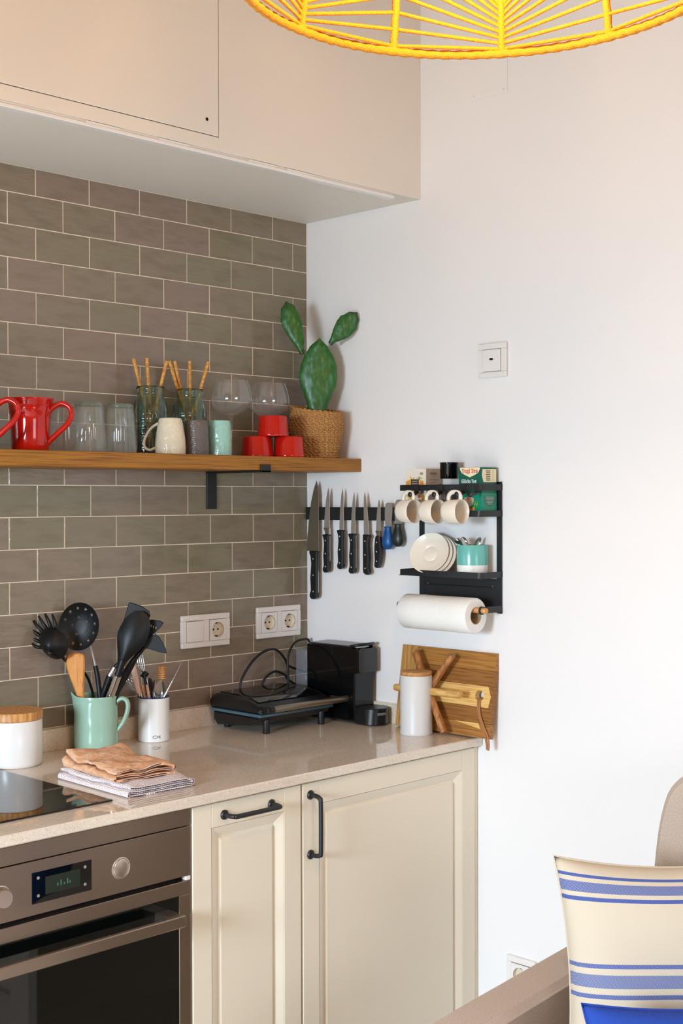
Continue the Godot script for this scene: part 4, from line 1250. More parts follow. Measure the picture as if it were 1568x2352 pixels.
func counter_things() -> void:
	# low canister
	var o := thing("canister", "wide low white canister with a thick bamboo lid cut by the picture edge", "canister", Vector3(-1.016, CT, 0.086))
	part(o, "body", turned([Vector2(0, 0), Vector2(0.06, 0), Vector2(0.0635, 0.003), Vector2(0.0645, 0.01), Vector2(0.0645, 0.102), Vector2(0.063, 0.104), Vector2(0, 0.104)], 64), M.white)
	part(o, "lid", turned([Vector2(0, 0.1035), Vector2(0.0625, 0.1035), Vector2(0.0655, 0.106), Vector2(0.0655, 0.122), Vector2(0.064, 0.124), Vector2(0, 0.124)], 64), M.bamboo)
	# jug
	var J := Vector3(-0.782, CT, 0.0745)
	o = thing("jug", "pale mint ceramic jug full of black cooking utensils", "jug", J, FACE)
	var lip := func(p: Vector3, a: float) -> Vector3:
		var d: float = absf(wrapf(a - PI, -PI, PI))
		var k := exp(-d * d / 0.16) * smoothstep(0.085, 0.135, p.y)
		return Vector3(p.x * (1.0 + 0.16 * k), p.y + 0.0085 * k * smoothstep(0.1, 0.13, p.y), p.z * (1.0 - 0.1 * k))
	part(o, "body", turned([Vector2(0, 0.001), Vector2(0.042, 0.001), Vector2(0.046, 0.0), Vector2(0.0505, 0.004), Vector2(0.0525, 0.012), Vector2(0.0528, 0.03), Vector2(0.0524, 0.06), Vector2(0.0528, 0.063), Vector2(0.0522, 0.085), Vector2(0.0518, 0.1), Vector2(0.0514, 0.115), Vector2(0.0516, 0.124), Vector2(0.0528, 0.129), Vector2(0.0522, 0.132), Vector2(0.0505, 0.1325), Vector2(0.049, 0.13), Vector2(0.0485, 0.11), Vector2(0.049, 0.03), Vector2(0.046, 0.008), Vector2(0, 0.007)], 64, Transform3D.IDENTITY, lip), M.mint)
	part(o, "handle", bar(cr([Vector3(0.049, 0.116, 0), Vector3(0.062, 0.124, 0), Vector3(0.0735, 0.119, 0), Vector3(0.077, 0.104, 0), Vector3(0.073, 0.084, 0), Vector3(0.064, 0.064, 0), Vector3(0.051, 0.047, 0)], 6), 0.0055, 12, false, 1.9), M.mint)
	jug_utensils(J)
	# enamel pot
	var U := Vector3(-0.607, CT, 0.072)
	o = thing("utensil_pot", "white enamel pot with blue rim and a small fish mark full of cutlery", "pot", U, FACE)
	part(o, "body", turned([Vector2(0, 0.0015), Vector2(0.035, 0.0015), Vector2(0.0375, 0), Vector2(0.0395, 0.002), Vector2(0.039, 0.006), Vector2(0.039, 0.109), Vector2(0.0375, 0.109), Vector2(0.0375, 0.006), Vector2(0, 0.005)], 56), M.white)
	var ring := []
	for i in 48:
		ring.append(Vector3(cos(TAU * i / 48) * 0.0384, 0.1095, sin(TAU * i / 48) * 0.0384))
	part(o, "rim", bar(ring, 0.0016, 8, true), mat(rgb(34, 48, 110), 0.2))
	var st := S()
	var fish := func(q: Vector2) -> Vector3:
		var a := 0.33 + q.x / 0.039
		return Vector3(sin(a) * 0.0391, 0.013 + q.y, cos(a) * 0.0391)
	var pts := []
	for q in [[0.0085, 0.004], [0.004, 0.001], [-0.002, -0.0025], [-0.007, -0.002], [-0.01, 0.0005], [-0.006, 0.0035], [-0.001, 0.0035], [0.004, 0.0005], [0.009, -0.003]]:
		pts.append(fish.call(Vector2(q[0], q[1])))
	tube(st, cr(pts, 5), 0.00055, 6)
	tube(st, [pts[0], fish.call(Vector2(0.0078, 0.0005)), pts[8]], 0.0005, 6)
	part(o, "fish_mark", st, mat(rgb(34, 44, 96), 0.3))
	pot_utensils(U)
	towels()

# a shallow round dish made of rings; a ring of n cells has a hole in each (1 round, 2 a cross in the last one)
func pierced_dish(st: SurfaceTool, rim: float, tall: float, rings: Array, dep: float, xf: Transform3D) -> void:
	st.set_smooth_group(0)
	var th := 0.0022
	var pos := func(r: float, a: float, back: bool) -> Vector3:
		return xf * Vector3(cos(a) * r, sin(a) * r * tall, -dep * (1.0 - pow(r / rim, 2.0)) - (th if back else 0.0))
	var plain := func(r0: float, r1: float, a0: float, a1: float) -> void:
		for back in [false, true]:
			var p := [pos.call(r0, a0, back), pos.call(r1, a0, back), pos.call(r1, a1, back), pos.call(r0, a1, back)]
			if back:
				p.reverse()
			quad(st, p[0], p[1], p[2], p[3])
	for g in rings:
		var n: int = g[2]
		if n == 0:
			for i in 60:
				plain.call(g[0], g[1], TAU * i / 60, TAU * (i + 1) / 60)
			continue
		for c in n:
			var ac := TAU * (c + 0.5) / n
			var da := PI / n
			var rc: float = (g[0] + g[1]) * 0.5
			var dr: float = (g[1] - g[0]) * 0.5
			var cross_: bool = g[3] == 2
			if cross_ and c != 2:
				for i in 15:
					plain.call(g[0], g[1], ac - da + 2.0 * da * i / 15.0, ac - da + 2.0 * da * (i + 1) / 15.0)
				continue
			var hole := func(t: float) -> Vector2:
				var d := Vector2(cos(t), sin(t))
				if cross_:
					var l := minf(0.0012 / maxf(0.001, minf(absf(d.x), absf(d.y))), 0.0075 / maxf(absf(d.x), absf(d.y)))
					return Vector2(rc + d.x * l, ac + d.y * l / rc)
				return Vector2(rc + d.x * 0.003, ac + d.y * 0.003 / rc)
			var edge := func(t: float) -> Vector2:
				var d := Vector2(cos(t), sin(t))
				var l := 1.0 / maxf(absf(d.x), absf(d.y))
				return Vector2(rc + d.x * l * dr, ac + d.y * l * da)
			var m := 48 if cross_ else 24
			for i in m:
				var h0: Vector2 = hole.call(TAU * i / m)
				var h1: Vector2 = hole.call(TAU * (i + 1) / m)
				var e0: Vector2 = edge.call(TAU * i / m)
				var e1: Vector2 = edge.call(TAU * (i + 1) / m)
				st.set_smooth_group(0)
				quad(st, pos.call(h0.x, h0.y, false), pos.call(e0.x, e0.y, false), pos.call(e1.x, e1.y, false), pos.call(h1.x, h1.y, false))
				quad(st, pos.call(h0.x, h0.y, true), pos.call(h1.x, h1.y, true), pos.call(e1.x, e1.y, true), pos.call(e0.x, e0.y, true))
				st.set_smooth_group(-1)
				quad(st, pos.call(h0.x, h0.y, false), pos.call(h1.x, h1.y, false), pos.call(h1.x, h1.y, true), pos.call(h0.x, h0.y, true))
				st.set_smooth_group(0)
	st.set_smooth_group(-1)
	for i in 60:
		var a0 := TAU * i / 60
		var a1 := TAU * (i + 1) / 60
		quad(st, pos.call(rim, a0, true), pos.call(rim, a1, true), pos.call(rim, a1, false), pos.call(rim, a0, false))

# helper: grip and rod from the head's neck down into the jug, all in the jug's frame
func jug_utensils(J: Vector3) -> void:
	var g := "cooking utensils standing in the mint jug"
	var q := func(px: float, py: float, z := 0.0) -> Vector3:
		var p := P2(px, py, 218.0, 1722.0, 953.0)
		return Vector3(p.x, p.y, z)
	var q2 := func(px: float, py: float) -> Vector2:
		return P2(px, py, 218.0, 1722.0, 953.0)
	# skimmer
	var o := thing("skimmer", "round black skimmer with small holes, the largest head in the mint jug", "skimmer", J, FACE, g)
	var st := S()
	var hx := Transform3D(Basis.from_euler(Vector3(0, 0, deg_to_rad(-8))), q.call(180, 1438, 0.005))
	pierced_dish(st, 0.0485, 1.2, [[0.0, 0.011, 0, 0], [0.011, 0.025, 5, 1], [0.025, 0.031, 0, 0], [0.031, 0.043, 12, 1], [0.043, 0.0485, 0, 0]], 0.015, hx)
	part(o, "head", st, M.nylon)
	part(o, "shaft", bar(cr([q.call(190, 1490, 0.001), q.call(203, 1484, -0.004), q.call(208, 1500, -0.01), q.call(216, 1538, -0.014)], 5), 0.0032, 8), M.blade)
	part(o, "grip", bar([q.call(214, 1531, -0.015), q.call(219, 1550, -0.012), q.call(240, 1690, 0.006)], func(t, _a): return lerpf(0.0055, 0.0068, t), 12), M.nylon)
	# pasta fork
	o = thing("pasta_server", "black pasta server with curved tines, head lowest on the canister's side", "server", J, FACE, g)
	st = S()
	hx = Transform3D(Basis.from_euler(Vector3(deg_to_rad(8), deg_to_rad(-12), deg_to_rad(30))), q.call(131, 1472, 0.05))
	pierced_dish(st, 0.0335, 1.2, [[0.0, 0.006, 0, 0], [0.006, 0.025, 4, 2], [0.025, 0.0335, 0, 0]], -0.03, hx)
	part(o, "head", st, M.nylon)
	st = S()
	var hb := Transform3D(Basis.from_euler(Vector3(0, deg_to_rad(-10), deg_to_rad(32))), q.call(131, 1472, 0.05))
	for i in 7:
		var a := deg_to_rad(48.0 + 20.0 * i)
		var e := Vector3(cos(a) * 0.032, sin(a) * 0.038, -0.006)
		tube(st, cr([hb * (e * Vector3(0.85, 0.85, 0.1)), hb * e, hb * (e * 1.25 + Vector3(-0.001, 0.003, 0.0)), hb * (e * 1.46 + Vector3(-0.001, 0.009, 0.003)), hb * (e * 1.52 + Vector3(0.001, 0.017, 0.008))], 4), func(t, _a): return lerpf(0.0058, 0.0028, t), 8)
	part(o, "tines", st, M.nylon)
	part(o, "shaft", bar(cr([q.call(143, 1496, 0.044), q.call(149, 1509, 0.024), q.call(155, 1521, 0.003), q.call(188, 1545, -0.013), q.call(205, 1592, -0.026), q.call(222, 1690, -0.026)], 6), func(t, _a): return lerpf(0.0048, 0.0032, minf(1.0, t * 2.0)), 10), M.nylon)
	# wooden spatula
	o = thing("wooden_spatula", "honey-coloured wooden spatula in front of the black skimmer in the jug", "spatula", J, FACE, g)
	st = S()
	var sp := []
	for p in [[153, 1530], [152.5, 1514], [155, 1503], [163, 1498.5], [175, 1497.5], [188, 1499.5], [194, 1506], [195, 1525], [194, 1550], [193, 1590], [199, 1650], [189, 1651], [174, 1590], [161, 1555]]:
		sp.append(q2.call(p[0], p[1]))
	ext(st, cr(sp, 3, true), 0.009, 0.0165, 0.003)
	part(o, "blade", st, M.spatulawood)
	# big spoon
	o = thing("serving_spoon", "large black oval spoon with a shiny steel ferrule leaning out of the jug", "spoon", J, FACE, g)
	st = S()
	st.set_smooth_group(0)
	var tip: Vector3 = q.call(329, 1402, 0.02)
	var nk: Vector3 = q.call(278, 1526, 0.03)
	var ax := tip - nk
	var sd := ax.cross(Vector3(0, 0, 1)).normalized()
	for side in 2:
		sheet(st, 28, 14, func(u, vv):
			var t: float = u
			var hw := lerpf(0.009, 0.036, smoothstep(0.0, 0.55, t)) * sqrt(maxf(0.0, 1.0 - pow(maxf(0.0, t - 0.5) / 0.5, 2.6)))
			var s: float = vv * 2.0 - 1.0
			var z := 0.013 * sin(PI * minf(1.0, t * 0.95 + 0.05)) * (1.0 - s * s) - (0.0 if side == 1 else 0.003)
			return nk + ax * t + sd * hw * s + Vector3(0, 0, z), side == 1)
	part(o, "head", st, M.nylon)
	part(o, "neck", bar([q.call(284, 1512, 0.031), q.call(276, 1538, 0.031), q.call(271, 1553, 0.03)], func(t, _a): return lerpf(0.0085, 0.0078, t), 12), M.nylon)
	part(o, "ferrule", bar([q.call(273, 1548, 0.03), q.call(237, 1640, 0.014)], 0.0098, 20), M.chrome)
	# solid turner behind
	o = thing("turner", "black slanted turner standing highest behind the large spoon in the jug", "turner", J, FACE, g)
	st = S()
	sp = []
	for p in [[270, 1480], [279, 1440], [295, 1384], [299, 1382.5], [325, 1391], [342, 1403], [345, 1412], [330, 1450], [305, 1495], [290, 1518], [276, 1515]]:
		sp.append(q2.call(p[0], p[1]))
	ext(st, sp, 0.004, 0.0085, 0.0015)
	part(o, "blade", st, M.nylon)
	part(o, "shaft", bar([q.call(285, 1508, 0.006), q.call(262, 1534, 0.006)], 0.0055, 10), M.nylon)
	part(o, "ferrule", bar([q.call(263, 1531, 0.006), q.call(251, 1553, 0.005)], 0.0082, 16), M.chrome)
	part(o, "grip", bar([q.call(251.5, 1551, 0.005), q.call(236, 1592, 0.0), q.call(214, 1680, -0.008)], func(t, _a): return lerpf(0.0086, 0.0075, t), 14), M.nylon)
	# slotted turner
	o = thing("turner", "black slotted turner peeking out behind the large spoon on the pot's side", "turner", J, FACE, g)
	st = S()
	sp = []
	for p in [[322, 1462], [340, 1424], [350, 1423], [366, 1426], [374, 1431], [366, 1442], [352, 1455], [330, 1478]]:
		sp.append(q2.call(p[0], p[1]))
	ext(st, sp, -0.007, -0.003, 0.0012)
	part(o, "blade", st, M.nylon)
	st = S()
	for p in [[345, 1437.5], [350.5, 1440], [356, 1442]]:
		ext(st, rrect(0.0024, 0.006, 0.001, 2, q2.call(p[0], p[1])), -0.0031, -0.0025)
	part(o, "slots", st, mat(rgb(150, 138, 112), 0.5))
	part(o, "shaft", bar([q.call(328, 1468, -0.005), q.call(300, 1530, -0.006), q.call(262, 1600, -0.01), q.call(235, 1690, -0.014)], 0.0055, 10), M.nylon)
	# broad spatula
	o = thing("spatula", "black flexible spatula with a curved edge tilted lowest over the enamel pot", "spatula", J, FACE, g)
	st = S()
	sp = []
	for p in [[318, 1488], [335, 1468], [355, 1455], [364, 1462], [373, 1476], [379, 1490], [381.5, 1501], [365, 1498], [340, 1490]]:
		sp.append(q2.call(p[0], p[1]))
	ext(st, sp, 0.0, 0.0035, 0.001)
	part(o, "blade", st, M.nylon)
	part(o, "shaft", bar([q.call(330, 1486, 0.0018), q.call(303, 1518, 0.0), q.call(283, 1550, -0.004), q.call(262, 1600, 0.006), q.call(250, 1690, 0.012)], func(t, _a): return lerpf(0.0045, 0.0078, minf(1.0, t * 2.0)), 10), M.nylon)

func pot_utensils(U: Vector3) -> void:
	var g := "cutlery standing in the enamel pot"
	var q := func(px: float, py: float, z := 0.0) -> Vector3:
		var p := P2(px, py, 351.3, 1699.5, 916.0)
		return Vector3(p.x, p.y, z)
	# fork
	var o := thing("fork", "steel fork standing tines up at the back of the enamel pot", "fork", U, FACE, g)
	var st := S()
	for i in 4:
		var x := 310.5 + 4.6 * i
		tube(st, cr([q.call(x, 1506, -0.016), q.call(x + 3.0, 1522, -0.013), q.call(x + 6.0 - i * 0.3, 1536, -0.012), q.call(325 + i * 1.6, 1546, -0.012)], 3), func(t, _a): return lerpf(0.0008, 0.0014, t), 6)
	part(o, "tines", st, M.chrome)
	part(o, "handle", bar([q.call(327, 1541, -0.012), q.call(330, 1552, -0.011), q.call(334, 1566, -0.01), q.call(352, 1680, 0.004)], func(t, _a): return 0.0075 if t < 0.3 else 0.0032, 10, false, 0.35), M.chrome)
	# black tool
	o = thing("peeler", "small black-headed kitchen tool between the fork and the honey dipper", "kitchen tool", U, FACE, g)
	part(o, "head", bar(cr([q.call(323, 1548, 0.0), q.call(330, 1551, 0.0), q.call(337, 1544, 0.0)], 4), 0.006, 10, false, 0.5), M.nylon)
	part(o, "handle", bar([q.call(330, 1550, 0.0), q.call(338, 1590, 0.002), q.call(356, 1685, 0.006)], 0.0042, 10), M.nylon)
	# pink handled knife
	o = thing("table_knife", "table knife with a pinkish handle standing up at the pot's near side", "knife", U, FACE, g)
	part(o, "handle", bar(cr([q.call(303.5, 1523, 0.012), q.call(306, 1528, 0.012), q.call(311, 1552, 0.013), q.call(315, 1570, 0.014), q.call(320, 1591, 0.014)], 4), func(t, _a): return lerpf(0.0045, 0.0076, minf(1.0, t * 6.0)) * (1.0 if t < 0.6 else lerpf(1.0, 0.7, (t - 0.6) / 0.4)), 12, false, 0.55), M.pinkish)
	part(o, "blade", bar([q.call(319.5, 1588, 0.014), q.call(346, 1688, 0.01)], 0.005, 8, false, 0.2), M.chrome)
	# honey dipper
	o = thing("honey_dipper", "ridged wooden honey dipper standing head up in the enamel pot", "honey dipper", U, FACE, g)
	var prof := [Vector2(0, -0.12), Vector2(0.003, -0.12), Vector2(0.0032, 0.0)]
	for i in 6:
		var y := 0.0055 * i
		prof += [Vector2(0.0075, y), Vector2(0.0118, y + 0.0008), Vector2(0.0118, y + 0.003), Vector2(0.0075, y + 0.0038)]
	prof += [Vector2(0.009, 0.033), Vector2(0.007, 0.0345), Vector2(0, 0.0345)]
	part(o, "dipper", turned(prof, 28, X(0.0195, 0.1515, -0.006, 0, -6, 2)), M.bamboo)
	# spoons
	spoon("table_spoon", q.call(352, 1690, -0.01), q.call(370.5, 1558, 0.018), 0.0128, 0.052, 8.0, M.chrome, "shiny steel spoon in front of the honey dipper", g, U)
	spoon("table_spoon", q.call(360, 1690, -0.004), q.call(353, 1562, -0.004), 0.0115, 0.048, 66.0, M.chrome, "steel spoon seen edge on between the knife and the shiny spoon", g, U)
	spoon("wooden_spoon", q.call(358, 1690, 0.01), q.call(340, 1558, -0.018), 0.0085, 0.034, 20.0, mat(rgb(70, 48, 34), 0.5), "little dark brown spoon at the back of the enamel pot", g, U)
	for s in [[326, 1572, "tan wooden cutlery handle just inside the pot rim", 0.006], [338, 1570, "pale cutlery handle beside the tan one inside the pot rim", 0.016]]:
		o = thing("table_cutlery", s[2], "cutlery", U, FACE, g)
		part(o, "handle", bar([q.call(s[0], s[1], s[3]), q.call(s[0] + 10, 1640, s[3] * 0.6)], 0.0036, 10, false, 0.6), M.bamboo if s[0] < 330 else M.pinkish)
		part(o, "shank", bar([q.call(s[0] + 10, 1638, s[3] * 0.6), q.call(s[0] + 16, 1690, 0.0)], 0.003, 8, false, 0.5), M.chrome)
	# skewer
	o = thing("skewer", "thin tapering steel skewer slanting out of the pot towards the grill", "skewer", U, FACE, g)
	part(o, "rod", bar([q.call(417.5, 1518, -0.004), q.call(400, 1553, 0.002), q.call(378, 1597, 0.008), q.call(340, 1688, 0.012)], func(t, _a): return lerpf(0.0008, 0.0036, minf(1.0, t * 1.6)), 10), M.chrome)
	# whisk
	o = thing("whisk", "small wire whisk leaning out of the pot on the jug's side", "whisk", U, FACE, g)
	st = S()
	var ax: Vector3 = (q.call(290, 1536, -0.004) - q.call(318, 1592, 0.004)).normalized()
	var bs: Vector3 = q.call(316, 1590, 0.004)
	var s1 := ax.cross(Vector3(0, 0, 1)).normalized()
	for i in 5:
		var a := PI * i / 5.0
		var dr := s1 * cos(a) + ax.cross(s1) * sin(a)
		tube(st, cr([bs, bs + ax * 0.018 + dr * 0.011, bs + ax * 0.042 + dr * 0.014, bs + ax * 0.058, bs + ax * 0.042 - dr * 0.014, bs + ax * 0.018 - dr * 0.011, bs], 6), 0.0007, 6)
	part(o, "wires", st, M.chrome)
	part(o, "handle", bar([bs, q.call(345, 1685, 0.012)], 0.0035, 10), M.chrome)

# a strip folded over itself: its cross-section path in the xy plane, run along z
func ribbon(st: SurfaceTool, path: Array, th: float, z0: float, z1: float, n: int, bend: Callable) -> void:
	var up := []
	var dn := []
	for i in path.size():
		var a: Vector2 = path[maxi(0, i - 1)]
		var b: Vector2 = path[mini(path.size() - 1, i + 1)]
		var nr := (b - a).normalized().orthogonal()
		up.append(path[i] + nr * th / 2)
		dn.append(path[i] - nr * th / 2)
	dn.reverse()
	var loop := up + dn
	var m := loop.size()
	st.set_smooth_group(2)
	for k in n:
		var za := lerpf(z0, z1, float(k) / n)
		var zb := lerpf(z0, z1, float(k + 1) / n)
		for i in m:
			var p: Vector2 = loop[i]
			var r: Vector2 = loop[(i + 1) % m]
			quad(st, bend.call(Vector3(p.x, p.y, za)), bend.call(Vector3(p.x, p.y, zb)), bend.call(Vector3(r.x, r.y, zb)), bend.call(Vector3(r.x, r.y, za)))
	st.set_smooth_group(-1)
	var h := path.size()
	for i in h - 1:
		for z in [z0, z1]:
			poly_out(st, [bend.call(Vector3(up[i].x, up[i].y, z)), bend.call(Vector3(up[i + 1].x, up[i + 1].y, z)), bend.call(Vector3(dn[h - 2 - i].x, dn[h - 2 - i].y, z)), bend.call(Vector3(dn[h - 1 - i].x, dn[h - 1 - i].y, z))], Vector3(0, 0, z - (z0 + z1) / 2))

func fold_path(w: float, layers: int, gap: float, base: float) -> Array:
	var out := []
	for i in layers:
		var y := base + gap * i
		var back := i % 2 == 1
		var x0 := -w / 2 + gap * 0.5
		var x1 := w / 2 - gap * 0.5 - 0.006 * (i % 3)
		var row := []
		for k in 9:
			row.append(Vector2(lerpf(x1, x0, k / 8.0), y))
		if back:
			row.reverse()
		out += row
		if i + 1 < layers:
			var e: Vector2 = row[-1]
			var sgn := -1.0 if not back else 1.0
			for k in range(1, 6):
				var a := PI * k / 6.0
				out.append(Vector2(e.x + sgn * sin(a) * gap * 0.75, y + gap * 0.5 - cos(a) * gap * 0.5))
	return out

func towels() -> void:
	var nz := FastNoiseLite.new()
	nz.seed = 12
	nz.frequency = 9.0
	var im := Image.create(64, 64, false, Image.FORMAT_RGB8)
	for y in 64:
		for x in 64:
			var a := absf(sin(PI * x / 16.0)) * absf(sin(PI * y / 16.0))
			im.set_pixel(x, y, Color(a, a, a))
	var waffle := bump(tri(mat(rgb(244, 230, 228), 0.95), Vector3.ONE * 42), ImageTexture.create_from_image(im), 0.2)
	var navy := mat(rgb(52, 42, 62), 0.9)
	var o := thing("tea_towel", "folded pinkish white waffle towel under the peach one", "towel", Vector3(-0.954, CT, 0.432), -2.0, "folded tea towels on the worktop")
	var bend := func(p: Vector3) -> Vector3:
		var lift := (p.y / 0.02) * (0.006 * nz.get_noise_2d(p.x * 1.4, p.z * 1.2) + 0.003 * smoothstep(0.02, 0.09, p.x) * sin(p.z * 40.0))
		return Vector3(p.x + 0.006 * nz.get_noise_2d(p.z, p.y * 30.0) * smoothstep(-0.02, 0.08, p.x), maxf(0.0005, p.y + lift), p.z + 0.003 * nz.get_noise_2d(p.x * 2.0, p.y * 60.0))
	var st := S()
	var path := fold_path(0.168, 3, 0.0082, 0.0026)
	ribbon(st, path, 0.005, -0.132, 0.132, 26, bend)
	part(o, "cloth", st, waffle)
	st = S()
	var edge := []
	for p in path:
		edge.append(bend.call(Vector3(p.x, p.y, 0.1325)))
	tube(st, edge, 0.0009, 5)
	part(o, "stitching", st, navy)
	var peach := bump(tri(mat(Color.WHITE, 0.95), Vector3.ONE * 5), noise(96, 0.05, [], [], 3, 256), 0.15)
	peach.albedo_texture = noise(95, 0.03, [rgb(222, 166, 124), rgb(232, 180, 140), rgb(242, 212, 186)], [0.25, 0.55, 0.95], 4, 256)
	o = thing("tea_towel", "folded peach linen towel on top of the waffle one", "towel", Vector3(-0.954, CT + 0.0236, 0.408), -5.0, "folded tea towels on the worktop")
	var bend2 := func(p: Vector3) -> Vector3:
		var up := 0.008 * nz.get_noise_2d(p.x * 1.2 + 5.0, p.z * 1.1) + 0.005 * smoothstep(0.03, 0.11, -p.z) * smoothstep(0.0, 0.01, p.y)
		return Vector3(p.x + 0.004 * nz.get_noise_2d(p.z + 9.0, p.y * 30.0), maxf(0.0006, p.y + up * (p.y / 0.016)), p.z + 0.005 * nz.get_noise_2d(p.x * 2.0 + 3.0, p.y * 40.0))
	st = S()
	path = fold_path(0.148, 3, 0.0092, 0.003)
	ribbon(st, path, 0.0048, -0.108, 0.108, 24, bend2)
	part(o, "cloth", st, peach)
	st = S()
	edge = []
	for p in path:
		edge.append(bend2.call(Vector3(p.x, p.y, 0.1085)))
	tube(st, edge, 0.0009, 5)
	part(o, "stitching", st, navy)
	st = S()
	edge = []
	for p in path:
		edge.append(bend2.call(Vector3(p.x, p.y, -0.1085)))
	tube(st, edge, 0.0009, 5)
	part(o, "stitching", st, navy)

func appliances() -> void:
	# contact grill
	var b := Vector3(-0.25, CT, 0.125)
	var o := thing("contact_grill", "black panini grill with a steel handle bar below the sockets", "grill", b)
	var st := S()
	var Z := func(prof: Array, x0: float, x1: float, bev: float) -> SurfaceTool:
		var s := S()
		ext(s, prof, x0, x1, bev, Transform3D(Basis(Vector3(0, 0, 1), Vector3(0, 1, 0), Vector3(-1, 0, 0)), Vector3.ZERO))
		return s
	part(o, "lower_body", Z.call([Vector2(-0.085, 0.014), Vector2(-0.08, 0.008), Vector2(0.06, 0.022), Vector2(0.088, 0.034), Vector2(0.094, 0.046), Vector2(-0.093, 0.046), Vector2(-0.093, 0.02)], -0.125, 0.132, 0.006), M.blackplastic)
	part(o, "plate_edge", bx(-0.136, 0.13, 0.0445, 0.0525, -0.096, 0.098, 0.002), mat(rgb(92, 124, 140), 0.28, 0.5))
	part(o, "lid", Z.call([Vector2(-0.1, 0.0515), Vector2(-0.106, 0.07), Vector2(-0.096, 0.085), Vector2(-0.07, 0.0925), Vector2(0.0, 0.0905), Vector2(0.05, 0.084), Vector2(0.085, 0.073), Vector2(0.099, 0.066), Vector2(0.1, 0.0515)], -0.128, 0.137, 0.007), M.blackplastic)
	part(o, "lid_panel", Z.call([Vector2(-0.082, 0.0915), Vector2(-0.078, 0.0945), Vector2(0.0, 0.0935), Vector2(0.045, 0.088), Vector2(0.07, 0.08), Vector2(0.066, 0.0765), Vector2(0.0, 0.0885)], -0.105, 0.118, 0.003), M.blackgloss)
	part(o, "hinge", bx(-0.118, 0.12, 0.038, 0.068, -0.108, -0.088, 0.006), M.blackplastic)
	for x in [-0.1, 0.098]:
		for z in [-0.07, 0.083]:
			part(o, "foot", turned([Vector2(0, 0), Vector2(0.009, 0), Vector2(0.0095, 0.002), Vector2(0.0095, 0.036), Vector2(0, 0.036)], 18, X(x, 0, z)), M.blackplastic)
	part(o, "handle", bar([Vector3(-0.112, 0.0665, 0.122), Vector3(0.155, 0.0665, 0.122)], 0.0088, 20), mat(rgb(150, 138, 122), 0.3, 0.9))
	st = S()
	for x in [-0.126, 0.157]:
		lathe(st, [Vector2(0, 0), Vector2(0.0098, 0), Vector2(0.0098, 0.014), Vector2(0, 0.014)], 18, X(x + 0.014 if x < 0 else x + 0.012, 0.0665, 0.122, 0, 0, 90))
	bxa(st, -0.128, -0.112, 0.056, 0.075, 0.085, 0.122, 0.003)
	bxa(st, 0.125, 0.137, 0.056, 0.075, 0.085, 0.122, 0.003)
	part(o, "handle_mount", st, M.blackplastic)
	var cab := [Vector3(-0.284, 0.985, 0.034), Vector3(-0.281, 1.021, 0.03), Vector3(-0.246, 1.065, 0.03), Vector3(-0.206, 1.091, 0.03), Vector3(-0.171, 1.098, 0.03), Vector3(-0.146, 1.093, 0.03), Vector3(-0.117, 1.069, 0.027), Vector3(-0.099, 1.047, 0.022), Vector3(-0.062, 1.032, 0.022), Vector3(-0.032, 1.021, 0.022)]
	for i in cab.size():
		cab[i] -= b
	part(o, "cable", bar(cr(cab, 5), 0.0034, 10), M.cord)
	cab = [Vector3(-0.206, 0.985, 0.022), Vector3(-0.19, 1.017, 0.024), Vector3(-0.166, 1.031, 0.024), Vector3(-0.143, 1.034, 0.024), Vector3(-0.111, 1.021, 0.022), Vector3(-0.096, 1.006, 0.02), Vector3(-0.052, 0.981, 0.02)]
	for i in cab.size():
		cab[i] -= b
	part(o, "cable", bar(cr(cab, 5), 0.0034, 10), M.cord)
	# capsule coffee machine
	b = Vector3(-0.0545, CT, 0.19)
	o = thing("coffee_machine", "narrow black capsule coffee machine in the corner of the worktop", "coffee machine", b)
	var side := []
	for q in [[-0.1, 0.004], [-0.1, 0.2], [-0.094, 0.2062], [0.075, 0.2062], [0.093, 0.2045], [0.1, 0.198], [0.1, 0.139], [0.086, 0.134], [0.084, 0.06], [0.09, 0.004]]:
		side.append(Vector2(q[0], q[1]))
	part(o, "body", Z.call(side, -0.038, 0.0385, 0.004), M.blackgloss)
	st = S()
	ext(st, rrect(0.07, 0.064, 0.006, 4), 0.0, 0.003, 0.001, X(0, 0.17, 0.0985))
	part(o, "front_panel", st, mat(rgb(46, 48, 49), 0.25))
	part(o, "top_plate", bx(-0.036, 0.037, 0.2045, 0.2085, -0.092, 0.06, 0.002), mat(rgb(70, 68, 72), 0.25))
	part(o, "lever", bar(cr([Vector3(-0.036, 0.207, 0.07), Vector3(-0.03, 0.212, 0.092), Vector3(0.0, 0.213, 0.1), Vector3(0.03, 0.212, 0.092), Vector3(0.036, 0.207, 0.07)], 5), 0.0042, 10), M.blackplastic)
	st = S()
	var tray := [Vector2(0.0385, 0.09), Vector2(0.0385, 0.125)]
	for i in 13:
		var a := PI * i / 12.0
		tray.append(Vector2(0.0385 * cos(a), 0.125 + 0.034 * sin(a)))
	tray += [Vector2(-0.0385, 0.125), Vector2(-0.0385, 0.09)]
	ext(st, tray, 0.0015, 0.046, 0.002, Transform3D(Basis(Vector3(1, 0, 0), Vector3(0, 0, 1), Vector3(0, -1, 0)), Vector3(0, 0.0475, 0)))
	var tr := part(o, "drip_tray", st, M.blackplastic)
	st = S()
	var wd := lettering("KRUPS", 0.0085)
	for s in wd.get_surface_count():
		st.append_from(wd, s, Transform3D(Basis(Vector3.UP, -0.32), Vector3(-0.0095, 0.0315, 0.1585)))
	part(tr, "lettering", st.commit(), mat(rgb(150, 152, 154), 0.4))
	st = S()
	ext(st, rrect(0.07, 0.05, 0.012, 5), 0.0, 0.137, 0.002, Transform3D(Basis(Vector3(1, 0, 0), Vector3(0, 0, -1), Vector3(0, 1, 0)), Vector3(0.0, 0.045, -0.127)))
